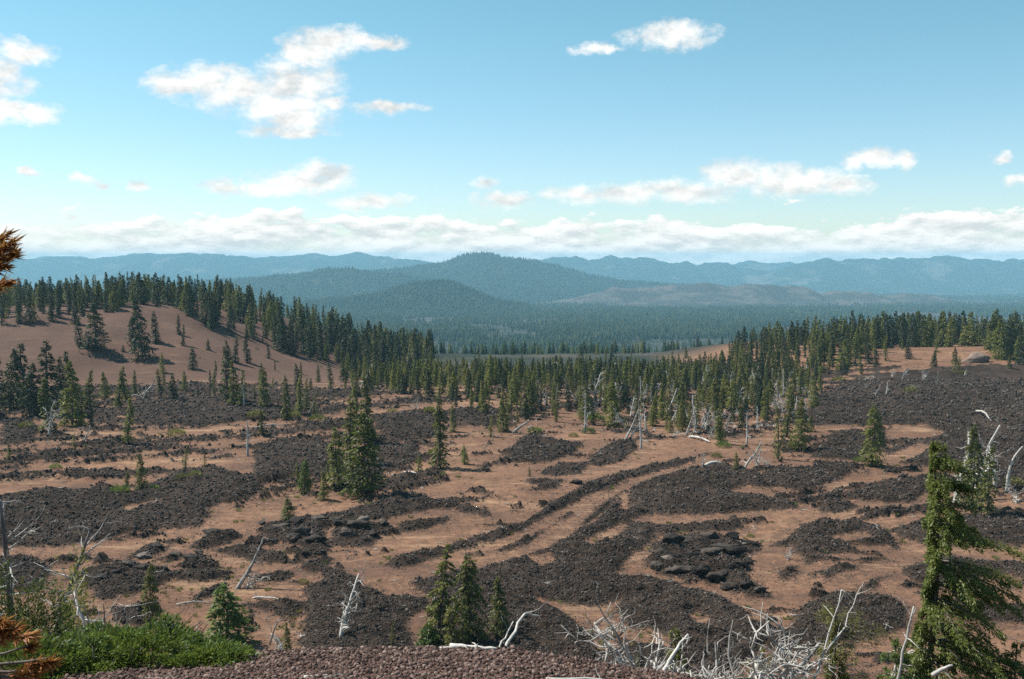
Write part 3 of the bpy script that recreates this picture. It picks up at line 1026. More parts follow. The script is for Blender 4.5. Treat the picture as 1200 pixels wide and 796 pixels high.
def crown_parts(seed, H, R, nb, per, leaf, tiers=0, lw=0.36, base=0.05, droop=0.35, bare=0.12, side_w=0.34, vjit=0.05, inner=0.10, skew=(0, 0), tipw=0.10, wind=0.0, prof=0.8, stems=False):
    """foliage of one conifer: branches in rough whorls, each a drooping spray; returns crown Bag and trunk line"""
    r = np.random.default_rng(seed)
    ph = r.uniform(0, 6.28, 4)
    bend = lambda t: np.stack([0.018 * H * np.sin(2.1 * t * 3 + ph[0]) * t + wind * H * t * t, 0.018 * H * np.sin(1.7 * t * 3 + ph[1]) * t, t * H], -1)
    t = base + (1 - base) * (np.arange(nb) + r.random(nb)) / nb
    t = t + 0.012 * np.sin(t * 40 + ph[2])
    if tiers:
        t = np.round(t * tiers + 0.2 * r.normal(size=nb)) / tiers + 0.008 * r.normal(size=nb)
    t = np.clip(t, base, 0.985)
    az = r.uniform(0, 6.283, nb)
    clump = vnoise(az * 1.1 + seed * 3.7, t * 7.0 + seed, seed)
    L = R * ((1 - t) ** prof + tipw * 0.5) * (0.45 + 0.45 * r.random(nb) + 0.65 * clump)
    L *= 1 - 0.45 * np.exp(-((t - base) / 0.05) ** 2)
    L *= np.maximum(0.25, 1 + skew[0] * np.cos(az) + skew[1] * np.sin(az))
    L = np.where((clump < bare * 2.2) & (r.random(nb) < 0.65), L * 0.25, L)
    slope = 0.45 * t ** 2 - 0.22 + 0.18 * (r.random(nb) - 0.5)
    bag = Bag()
    root = bend(t)
    dirv = np.stack([np.cos(az), np.sin(az), slope], -1)
    lat = np.stack([-np.sin(az), np.cos(az), np.zeros(nb)], -1)
    k = np.maximum(3, (per * (0.35 + 0.65 * L / (R + 1e-9))).astype(int))
    idx = np.repeat(np.arange(nb), k)
    n = len(idx)
    s = (inner + (1 - inner) * r.random(n) ** 0.75)
    side = r.uniform(-1, 1, n)
    Ls = L[idx]
    P = root[idx] + dirv[idx] * (Ls * s)[:, None] + lat[idx] * (side * side_w * Ls * (1.08 - s))[:, None]
    P[:, 2] += -droop * Ls * s ** 2 + vjit * R * r.normal(size=n)
    fall = -0.25 - 0.9 * droop * s
    U = dirv[idx] * (0.55 + 0.5 * r.random(n))[:, None] + lat[idx] * (side * 1.0)[:, None] + np.stack([0.25 * r.normal(size=n), 0.25 * r.normal(size=n), fall + 0.3 * r.normal(size=n)], -1)
    ln = leaf * (0.65 + 0.75 * r.random(n)) * (0.72 + 0.28 * np.minimum(1, (1 - t[idx]) * 4))
    V, Q = leaves(P, U, ln, ln * (lw + 0.25 * r.random(n) * lw / 0.36), r)
    bag.add(V, Q)
    # the leader
    m = 10 + int(per)
    tt = r.uniform(0.86, 1.0, m)
    aa = r.uniform(0, 6.28, m)
    P = bend(tt)
    U = np.stack([0.5 * np.cos(aa), 0.5 * np.sin(aa), 0.75 + 0.2 * r.random(m)], -1)
    ln = leaf * (0.45 + 0.35 * r.random(m))
    V, Q = leaves(P, U, ln, ln * 0.35, r, 0.2)
    bag.add(V, Q)
    stem = Bag()
    if stems:
        for i in range(nb):
            if L[i] < 0.25 * R:
                continue
            ss = np.linspace(0, 0.92, 5)
            pts = root[i] + dirv[i] * (L[i] * ss)[:, None]
            pts[:, 2] -= droop * L[i] * ss ** 2
            stem.add(*tube(pts, 0.012 * L[i] * (1.15 - ss) + 0.004, 4))
    tk = np.linspace(0, 0.97, 9)
    line = bend(tk)
    line[0, 2] -= 0.25
    return bag, line, tk, stem


def conifer_meshes(seed, H, R, mats, trunk=None, stems=False, trunk_w=0.016, **kw):
    bag, line, tk, stem = crown_parts(seed, H, R, stems=stems, **kw)
    crown = bag.mesh('crown', [mats])
    tv = Bag().add(*tube(line, H * trunk_w * (1.06 - tk) + 0.006, 6))
    tr = tv.mesh('trunk', [M['bark']], True)
    st = stem.mesh('branches', [M['bark']]) if stems and stem.n else None
    return crown, tr, st


def joined(crown, trunk, name):
    """one mesh of crown and trunk, for the far stands only"""
    out_v, out_t, out_q, off = [], [], [], 0
    nq = []
    for me in (crown, trunk):
        c = np.empty(len(me.vertices) * 3, np.float32)
        me.vertices.foreach_get('co', c)
        for p in me.polygons:
            (out_q if len(p.vertices) == 4 else out_t).append([v + off for v in p.vertices])
        nq.append(len(out_q))
        out_v.append(c.reshape(-1, 3))
        off += len(me.vertices)
    me = mesh_np(name, np.concatenate(out_v), out_t, out_q, [crown.materials[0], trunk.materials[0]])
    mi = np.zeros(len(me.polygons), np.int32)
    nt = len(out_t)
    mi[:nt] = 1
    mi[nt + nq[0]:] = 1
    me.polygons.foreach_set('material_index', mi)
    return me


# prototypes ten metres tall: narrow spires, fuller firs, ragged ones, in two colours
KINDS = {}
for i, (kind, R, nb, per, leaf, kw) in enumerate([
        ('slender', 0.95, 180, 13, 0.31, {}), ('slender', 1.05, 175, 13, 0.31, dict(bare=0.18)), ('slender', 0.85, 175, 13, 0.30, dict(prof=0.6)),
        ('broad', 1.9, 200, 18, 0.36, {}), ('broad', 1.7, 200, 18, 0.35, dict(prof=0.65)), ('broad', 2.1, 200, 19, 0.37, dict(prof=0.9)),
        ('ragged', 1.35, 135, 14, 0.34, dict(bare=0.26)), ('ragged', 1.2, 130, 14, 0.34, dict(bare=0.30, skew=(0.3, 0.1))), ('ragged', 1.45, 145, 14, 0.34, dict(bare=0.24, skew=(-0.2, 0.2)))]):
    for tint, mm in (('olive', 'fir'), ('dark', 'dark_fir'), ('yellow-green', 'yellow'), ('fresh green', 'green')):
        if tint in ('yellow-green', 'fresh green') and i not in (1, 4, 6):
            continue
        c, t, _ = conifer_meshes(1000 + i * 7, 10.0, R, M[mm], nb=nb, per=per, leaf=leaf, **kw)
        KINDS.setdefault((kind, tint), []).append((c, t))


def add_tree(pos, h, crown, trunk, label, group, rz, wide=1.0, name='conifer'):
    k = h / 10.0
    e = empty(name, pos, rz, (k * wide, k * wide, k), label=label, category='tree', group=group)
    q = math.sin(pos[0] * 12.9 + pos[1] * 7.7) * 43758.5
    q -= math.floor(q)
    e.rotation_euler = (0.16 * (q - 0.5), 0.16 * ((q * 7.3) % 1.0 - 0.5), rz)
    link('crown', crown, e)
    link('trunk', trunk, e)
    return e


def top_z(py, y):
    d = px_dir(600, py)
    return d.z / d.y * y


def spot(px, base, top):
    """base point and height of a thing from its base (pixel row, or ('d', metres)) and the pixel row of its top"""
    if isinstance(base, tuple):
        y = base[1]
        d = px_dir(px, 600)
        x = px_dir(px, 400).x / px_dir(px, 400).y * y
    else:
        p = at(px, base)
        x, y = p.x, p.y
    z = gz(x, y)
    return Vector((x, y, z - 0.12)), max(0.4, top_z(top, y) - z + 0.1)


OCC = []
TREES = [  # photograph x, base, top, kind, tint, widening, label
    (397, 573, 500, 'broad', 'olive', 1.0, 'broad olive fir at the left side of the big clump on open cinder'),
    (425, 582, 482, 'broad', 'olive', 1.2, 'biggest skirted fir of the clump standing on open cinder'),
    (411, 548, 462, 'slender', 'olive', 1.1, 'thin fir rising out of the middle of the big clump'),
    (432, 520, 440, 'slender', 'olive', 1.2, 'tall thin fir close behind the big clump'),
    (419, 512, 452, 'ragged', 'olive', 1.0, 'ragged fir with a bare tip behind the big clump'),
    (357, 578, 538, 'broad', 'fresh green', 1.1, 'low bushy green fir just left of the big clump'),
    (349, 570, 541, 'slender', 'olive', 1.1, 'thin spike at the back of the low bushy fir'),
    (379, 586, 551, 'slender', 'olive', 1.4, 'short pointed fir between the bushy fir and the big clump'),
    (384, 564, 543, 'slender', 'olive', 1.2, 'small dark spike tucked against the big clump'),
    (338, 610, 583, 'broad', 'fresh green', 1.5, 'small green cone shaped fir alone above the dark rock mound'),
    (515, 549, 462, 'slender', 'olive', 1.15, 'lone tall spire fir on pale cinder right of the big clump'),
    (531, 506, 473, 'slender', 'olive', 1.2, 'short fir between the spire and the curved driftwood'),
    (490, 556, 533, 'slender', 'fresh green', 1.5, 'knee high fir left of the lone spire'),
    (545, 544, 521, 'broad', 'fresh green', 1.0, 'small forked green fir right of the lone spire'),
    (590, 506, 468, 'broad', 'olive', 0.9, 'bushy fir at the front of the belt above the dark streaks'),
    (575, 512, 486, 'ragged', 'yellow-green', 1.0, 'yellowish young fir beside a white stump'),
    (1021, 546, 474, 'broad', 'olive', 1.0, 'lone full fir on a cinder patch below the dark lava field'),
    (937, 529, 466, 'broad', 'olive', 0.85, 'full fir at the right of the pair beside the lava field'),
    (922, 512, 458, 'slender', 'olive', 1.2, 'slender fir behind the pair beside the lava field'),
    (912, 538, 474, 'ragged', 'yellow-green', 0.75, 'thin yellowish fir with a dead stem beside the pair'),
    (950, 506, 487, 'broad', 'olive', 1.3, 'low leaning fir right of the full fir by the lava field'),
    (150, 523, 466, 'slender', 'olive', 1.2, 'slim fir alone on dark lava at the left'),
    (166, 576, 531, 'broad', 'olive', 0.8, 'pointed fir with a spreading pale green skirt on lava'),
    (149, 578, 551, 'slender', 'olive', 1.2, 'small spike left of the skirted fir on lava'),
    (307, 512, 481, 'slender', 'olive', 1.5, 'small dense spike standing alone by pale cinder'),
    (275, 478, 422, 'slender', 'olive', 1.2, 'slender fir of the trio below the left scree'),
    (269, 472, 405, 'slender', 'dark', 1.2, 'tallest dark fir of the trio below the left scree'),
    (283, 479, 432, 'ragged', 'olive', 0.9, 'ragged fir of the trio beside a white snag'),
    (310, 478, 433, 'broad', 'olive', 0.9, 'fuller fir right of the trio below the left scree'),
    (337, 492, 439, 'slender', 'olive', 1.1, 'thin fir right of the fuller one, over a pale log'),
    (350, 488, 437, 'slender', 'olive', 1.0, 'very thin fir paired with its twin over a pale log'),
    (369, 488, 461, 'ragged', 'yellow-green', 1.2, 'short yellowish fir leaning on a bleached stem'),
    (388, 456, 424, 'slender', 'olive', 1.2, 'small fir where the cinder slope meets the dark rocks'),
    (216, 462, 434, 'broad', 'olive', 0.9, 'low grey green fir at the foot of the scree'),
    (251, 462, 440, 'ragged', 'olive', 1.0, 'dim small fir in the rocks at the foot of the scree'),
    (188, 463, 432, 'slender', 'olive', 1.4, 'pointed fir right of the twisted white snag'),
    (112, 409, 355, 'broad', 'dark', 1.35, 'broad round dark fir alone on the red scree'),
    (95, 405, 372, 'slender', 'dark', 1.5, 'short dark fir close left of the broad round one'),
    (144, 412, 404, 'broad', 'dark', 1.2, 'tiny dark fir between two clumps on the red scree'),
    (167, 421, 351, 'broad', 'dark', 0.95, 'tallest dark fir of the clump low on the red scree'),
    (155, 404, 362, 'slender', 'dark', 1.4, 'dark fir at the upper left of the scree clump'),
    (183, 402, 364, 'slender', 'dark', 1.4, 'thin dark fir right of the scree clump'),
    (61, 376, 345, 'slender', 'dark', 1.5, 'dark fir above the scree with a long shadow'),
    (88, 380, 350, 'slender', 'dark', 1.5, 'dark fir on the upper scree with a shadow on the slope'),
    (210, 392, 368, 'slender', 'dark', 1.2, 'small dark fir at the top of the middle scree'),
    (214, 405, 380, 'slender', 'dark', 1.1, 'small dark fir lower down the middle scree'),
    (268, 430, 398, 'slender', 'dark', 1.3, 'dark fir at the lower right edge of the scree'),
    (276, 425, 396, 'slender', 'dark', 1.4, 'twin dark fir at the lower right edge of the scree'),
    (290, 425, 392, 'slender', 'dark', 1.3, 'dark fir in the row over the lower right scree'),
    (315, 420, 400, 'slender', 'dark', 1.1, 'short dark fir at the end of the lower right row'),
    (12, 482, 408, 'broad', 'dark', 0.9, 'big dark fir at the far end of the shaded stand'),
    (30, 478, 402, 'slender', 'dark', 1.5, 'dark fir second into the shaded stand'),
    (36, 490, 425, 'broad', 'dark', 0.9, 'shaded fir low at the front of the stand'),
    (54, 488, 399, 'slender', 'dark', 1.5, 'tall shaded fir with a narrow tip in the stand'),
    (58, 508, 442, 'slender', 'olive', 1.5, 'olive fir standing over the leaning white snag'),
    (72, 480, 418, 'slender', 'dark', 1.3, 'slim shaded fir in the middle of the stand'),
    (85, 500, 423, 'broad', 'olive', 0.9, 'full olive fir at the front of the stand'),
    (80, 478, 412, 'broad', 'dark', 0.8, 'shaded fir behind the full olive one'),
    (105, 480, 433, 'slender', 'olive', 1.3, 'slim fir at the right end of the shaded stand'),
    (124, 468, 435, 'broad', 'olive', 0.9, 'low full fir between the stand and the slim pair'),
    (140, 479, 434, 'slender', 'olive', 1.4, 'slim dark centred fir of the pair left of the white snag'),
    (148, 470, 428, 'slender', 'olive', 1.2, 'thin fir of the pair left of the white snag'),
    (158, 466, 432, 'slender', 'olive', 1.0, 'thinnest fir beside the twisted white snag'),
    (108, 500, 474, 'slender', 'dark', 1.5, 'short dark fir below the stand among white logs'),
    (-14, 490, 400, 'broad', 'dark', 1.0, 'dark fir cut by the edge of the view'),
    (88, 530, 508, 'ragged', 'yellow-green', 1.2, 'yellowish bush like fir beside a split white stump'),
    (101, 532, 518, 'broad', 'olive', 1.0, 'stubby young fir right of the split white stump'),
    (11, 540, 520, 'ragged', 'olive', 1.6, 'dull bushy young fir on cinder at the far left'),
    (217, 548, 522, 'ragged', 'yellow-green', 1.0, 'yellow sapling over dark lava, left of its twin'),
    (240, 552, 530, 'ragged', 'yellow-green', 1.0, 'yellow sapling over dark lava, right of its twin'),
    (178, 731, 660, 'broad', 'yellow-green', 0.85, 'half dead fir with grey stems on brown cinder'),
    (267, 756, 683, 'broad', 'fresh green', 1.75, 'dense green fir in front of the broken leaning snag'),
    (329, ('d', 69), 727, 'slender', 'yellow-green', 1.2, 'small yellowish fir beside the bent stick behind the ledge'),
    (456, ('d', 69), 728, 'ragged', 'yellow-green', 0.7, 'wispy dying fir behind the gravel ledge'),
    (751, ('d', 66), 764, 'ragged', 'yellow-green', 0.9, 'tiny yellowish fir behind the end of the gravel ledge'),
    (620, 558, 546, 'slender', 'yellow-green', 1.3, 'tiny yellow fir alone on the pale cinder flat'),
    (862, 554, 530, 'broad', 'yellow-green', 0.9, 'yellowish fir between two white snags by the flows'),
    (1146, ('d', 110), 498, 'broad', 'olive', 0.8, 'fir partly hidden behind the big foreground fir'),
    (1166, ('d', 105), 522, 'ragged', 'olive', 1.0, 'ragged fir among white tangles behind the big foreground fir'),
    (845, 520, 478, 'slender', 'olive', 1.3, 'dense spire in front of the bleached thicket'),
    (720, 500, 447, 'broad', 'olive', 1.0, 'wide heavy fir at the front of the belt, right of the white pole'),
    (797, 500, 448, 'broad', 'olive', 0.8, 'tall full fir left of the bleached thicket'),
    (775, 492, 455, 'slender', 'olive', 1.3, 'slim fir two places left of the bleached thicket'),
]
for i, (px, b, tpy, kind, tint, wide, label) in enumerate(TREES):
    pos, h = spot(px, b, tpy)
    lst = KINDS[(kind, tint)]
    c, t = lst[i % len(lst)]
    zone = 'firs on the left hill' if (px < 330 and isinstance(b, int) and b < 432) else 'firs on the lava flats'
    add_tree(pos, h, c, t, label, zone, i * 2.4, wide * 1.22)
    OCC.append((pos.x, pos.y))


# ------------------------------------------------------------------ stands of conifers
def crest_y(px):
    d = px_dir(px, 400)
    k = d.x / d.y
    y = np.arange(236.0, 400.0, 1.0)
    a = base_z(k * y, y) / y
    return y[int(np.argmax(a))], k


CAND = []        # x, y, height, kind, tint, zone
_r = np.random.default_rng(77)


def too_close(x, y, gap, pts):
    return any((x - p[0]) ** 2 + (y - p[1]) ** 2 < gap * gap for p in pts)


def stand(n, draw, gap):
    pts, tries = list(OCC), 0
    made = 0
    while made < n and tries < n * 14:
        tries += 1
        c = draw()
        if c is None or too_close(c[0], c[1], gap * (0.7 + 0.6 * _r.random()), pts):
            continue
        pts.append((c[0], c[1]))
        CAND.append(c)
        made += 1


def pick_kind(p):
    v = _r.random()
    return 'slender' if v < p[0] else ('broad' if v < p[0] + p[1] else 'ragged')


def to_px(x, y, z):
    cp, sp = math.cos(PITCH), math.sin(PITCH)
    f = y * cp - z * sp
    u = y * sp + z * cp
    return CX + FPX * x / f, CY - FPX * u / f


def draw_left():
    px = _r.uniform(-40, 508)
    yc, k = crest_y(px)
    if _r.random() < (0.6 if px < 200 else 0.28):
        y = yc + _r.uniform(-2, 46)
    else:
        front = np.interp(px, [-40, 40, 125, 150, 205, 240, 300, 330, 400, 508], [384, 379, 367, 358, 360, 385, 402, 414, 430, 438])
        crest = to_px(0, yc, base_z(np.array([k * yc]), np.array([yc]))[0])[1]
        if front <= crest + 1:
            return None
        p = at(px, _r.uniform(crest + 1, front))
        y = p.y
    h = _r.uniform(7.6, 11.2) * np.interp(px, [0, 300, 400, 508], [0.92, 0.92, 1.05, 1.05])
    if y < yc - 12 and _r.random() < 0.35:
        h *= 0.55
    return (k * y, y, h, pick_kind((0.45, 0.45)), 'dark', 'left hill')


def draw_right():
    px = _r.uniform(842, 1262)
    d = px_dir(px, 400)
    k = d.x / d.y
    y = _r.uniform(248, 345)
    x = k * y
    lo = np.interp(px, [842, 930, 1000, 1040, 1110, 1150, 1260], [258, 250, 258, 292, 292, 262, 254])
    if y < lo and _r.random() < (0.93 if 1030 < px < 1115 else 0.55):
        return None
    if 1125 < px < 1160 and y < 300:
        return None
    h = _r.uniform(5.5, 10.0) * np.interp(px, [842, 960, 1060, 1260], [0.72, 0.95, 1.12, 1.1])
    if y < lo:
        h *= 0.6
    return (x, y, h, pick_kind((0.35, 0.5)), 'dark' if _r.random() < 0.6 else 'olive', 'right hill')


def draw_belt():
    px = _r.uniform(395, 965)
    d = px_dir(px, 400)
    k = d.x / d.y
    y = 150 + 158 * _r.random() ** 1.1
    front = np.interp(px, [395, 440, 470, 540, 600, 680, 760, 850, 900, 965], [262, 200, 192, 182, 166, 163, 156, 150, 158, 178])
    if y < front or (px > 860 and y > 262) or (px > 900 and _r.random() < 0.6):
        return None
    if _r.random() > (y - front + 6) / 46:
        return None
    h = _r.uniform(3.6, 6.4) if _r.random() < 0.72 else _r.uniform(1.8, 4.0)
    t = _r.random()
    return (k * y, y, h, pick_kind((0.58, 0.20)), 'olive' if t < 0.46 else ('dark' if t < 0.50 else 'yellow-green'), 'valley belt')


def draw_flats():
    px = _r.uniform(170, 420)
    d = px_dir(px, 400)
    k = d.x / d.y
    y = _r.uniform(185, 262)
    return (k * y, y, _r.uniform(2.0, 6.0), pick_kind((0.6, 0.15)), 'olive' if _r.random() < 0.7 else 'yellow-green', 'flats')


stand(600, draw_left, 2.2)
stand(420, draw_right, 2.1)
stand(1050, draw_belt, 1.9)
stand(24, draw_flats, 5.0)


MARKS = {
    'left hill': [(112, 400, 'the broad round fir'), (167, 412, 'the low scree clump'), (60, 372, 'the long shadowed fir'), (272, 425, 'the twin scree firs'),
                  (210, 385, 'the middle scree firs'), (470, 425, 'the low end of the hill'), (400, 430, 'the steep lower cinder'), (10, 350, 'the orange dead bough'), (315, 405, 'the bare cinder notch')],
    'right hill': [(1145, 418, 'the pale rock knob'), (1075, 415, 'the bare cinder patch'), (1010, 448, 'the row of white snags'), (870, 430, 'the near end of the hill'), (940, 430, 'the lower cinder edge'), (1190, 430, 'the dense end stand')],
    'valley belt': [(515, 540, 'the lone spire fir'), (720, 500, 'the wide heavy fir'), (686, 506, 'the white pole snag'), (825, 505, 'the bleached thicket'), (590, 506, 'the bushy front fir'), (937, 529, 'the lava field pair'),
                    (487, 480, 'the arched driftwood'), (610, 503, 'the slanting white log'), (750, 524, 'the lone white stump'), (432, 500, 'the big clump')],
    'flats': [(275, 478, 'the trio below the scree'), (168, 468, 'the twisted white snag'), (343, 490, 'the pale log'), (388, 456, 'the small slope fir'), (216, 462, 'the grey green fir')],
}
PLACE = {'left hill': 'left-hill', 'right hill': 'right-hill', 'valley belt': 'valley', 'flats': 'lava-flat'}
GROUP = {'left hill': 'firs on the left hill', 'right hill': 'firs on the low right hill', 'valley belt': 'firs in the valley belt', 'flats': 'firs on the lava flats'}


def place_stands():
    rows = []
    for c in CAND:
        z = gz_cache(c)
        bx, by = to_px(c[0], c[1], z)
        tx, ty = to_px(c[0], c[1], z + c[2])
        vis = by - ty if -10 < bx < 1210 else 0
        rows.append((vis, bx, by, z, c))
    rows.sort(key=lambda q: -q[0])
    single, rest = rows[:300 - len(TREES) - 12], rows[300 - len(TREES) - 12:]
    by_zone = {}
    for q in single:
        by_zone.setdefault(q[4][5], []).append(q)
    words = {}
    for zone, lst in by_zone.items():
        hs = sorted(q[4][2] for q in lst)
        for q in lst:
            f = hs.index(q[4][2]) / len(hs)
            size = 'short' if f < 0.2 else ('low' if f < 0.4 else ('medium' if f < 0.6 else ('tall' if f < 0.82 else 'lofty')))
            m = min(MARKS[zone], key=lambda k: math.hypot(k[0] - q[1], (k[1] - q[2]) * 1.6))
            dx, dy = q[1] - m[0], q[2] - m[1]
            far = math.hypot(dx, dy)
            how = 'just' if far < 22 else ('well' if far > 55 else 'slightly')
            if abs(dx) > abs(dy) * 0.9:
                rel = 'left of' if dx < 0 else 'right of'
            else:
                rel = 'behind' if dy < 0 else 'in front of'
            words[id(q)] = f'{size} {q[4][3]} {q[4][4]} {PLACE[zone]} fir {how} {rel} {m[2]}'
    same = {}
    for q in single:
        same.setdefault(words[id(q)], []).append(q)
    for w, lst in same.items():
        if len(lst) == 2:
            lst.sort(key=lambda q: q[4][1])
            words[id(lst[0])] = 'nearer ' + w
            words[id(lst[1])] = 'farther ' + w
        elif len(lst) > 3:
            lst.sort(key=lambda q: q[1])
            for q, a in zip(lst, ('first', 'second', 'third', 'fourth', 'fifth', 'sixth', 'seventh', 'eighth')):
                words[id(q)] = a + ' from left ' + w
        elif len(lst) == 3:
            lst.sort(key=lambda q: q[1])
            for q, a in zip(lst, ('leftmost', 'middle', 'rightmost')):
                words[id(q)] = a + ' ' + w
    for n, q in enumerate(single):
        c = q[4]
        lst = KINDS[('ragged' if c[4] == 'yellow-green' and c[3] == 'slender' and n % 2 else c[3], c[4])]
        cr, tr = lst[n % len(lst)]
        add_tree((c[0], c[1], q[3] - 0.15), c[2], cr, tr, words[id(q)], GROUP[c[5]], n * 2.4, 0.85 + 0.65 * _r.random())
    protos, P, S = [], [], []
    for (kind, tint), lst in KINDS.items():
        if (tint in ('olive', 'dark') and kind != 'ragged') or (tint == 'yellow-green' and kind == 'ragged'):
            protos.append(proto('stand_tree', joined(lst[0][0], lst[0][1], 'stand_tree')))
    for q in rest:
        c = q[4]
        P.append((c[0], c[1], q[3] - 0.15))
        k = c[2] / 10.0
        w_ = k * _r.uniform(0.85, 1.55)
        S.append((w_, w_, k))
    # the woods go on over the rim and behind the hills
    for _ in range(160):
        y = math.sqrt(_r.uniform(345 ** 2, 520 ** 2))
        x = y * _r.uniform(-0.62, 0.62)
        P.append((x, y, float(base_z(np.array([x]), np.array([y]))[0]) - 0.2))
        k = _r.uniform(0.4, 0.6)
        S.append((k * 1.15, k * 1.15, k))
    scatter('distant_conifers', P, S, protos, 0.07, 21)


_ZC = {}


def gz_cache(c):
    if not _ZC:
        xs = np.array([q[0] for q in CAND])
        ys = np.array([q[1] for q in CAND])
        for q, z in zip(CAND, ground_z(xs, ys)):
            _ZC[(q[0], q[1])] = float(z)
    return _ZC[(c[0], c[1])]


place_stands()


# ------------------------------------------------------------------ dead wood
def wander(p0, d, length, n, bendy, r, lift=0.0):
    d = np.array(d, float)
    d /= np.linalg.norm(d) + 1e-9
    pts = [np.array(p0, float)]
    for _ in range(n):
        d = d + bendy * r.normal(size=3) + np.array([0, 0, lift])
        d /= np.linalg.norm(d)
        pts.append(pts[-1] + d * length / n)
    return np.array(pts)


def dead_meshes(seed, H, nb, mat, lean=(0.0, 0.0), bendy=0.10, blen=0.35, twigs=3, thick=0.03, low=0.25, fork=0, bmat=None):
    """a dead tree: (trunk mesh, list of branch meshes)"""
    r = np.random.default_rng(seed)
    main = wander((0, 0, -0.2), (lean[0], lean[1], 1.0), H * 1.05, 9, bendy, r)
    w = H * thick
    trunk = Bag().add(*tube(main, w * np.linspace(1.1, 0.30, 10), 7)).mesh('trunk', [mat], True)
    out = []
    for b in range(nb):
        t = low + (1 - low) * (b + r.random()) / nb
        i = min(int(t * 9), 8)
        p = main[i] + (main[i + 1] - main[i]) * (t * 9 - i)
        a = r.uniform(0, 6.283)
        up = r.uniform(-0.2, 0.7)
        L = H * blen * (1.15 - 0.65 * t) * r.uniform(0.5, 1.25)
        if fork and b < fork:
            up, L = r.uniform(0.8, 1.6), H * r.uniform(0.45, 0.65)
        pts = wander(p, (math.cos(a), math.sin(a), up), L, 6, bendy * 2.2, r, 0.05)
        bag = Bag()
        rb = w * (0.42 if not (fork and b < fork) else 0.6) * (1.1 - 0.6 * t)
        bag.add(*tube(pts, rb * np.linspace(1, 0.22, 7), 5))
        for _ in range(twigs):
            j = r.integers(1, 6)
            dd = pts[j] - pts[j - 1]
            tw = wander(pts[j], dd / (np.linalg.norm(dd) + 1e-9) + 0.9 * r.normal(size=3), L * r.uniform(0.2, 0.5), 4, bendy * 2.5, r, 0.04)
            bag.add(*tube(tw, rb * 0.42 * np.linspace(1, 0.25, 5), 4))
        out.append(bag.mesh('branch', [bmat or mat], True))
    return trunk, out


def add_dead(pos, rz, k, parts, label, group, name='dead_tree'):
    e = empty(name, pos, rz, (k, k, k), label=label, category='dead tree', group=group)
    link('trunk', parts[0], e)
    for b in parts[1]:
        link('branch', b, e)
    return e


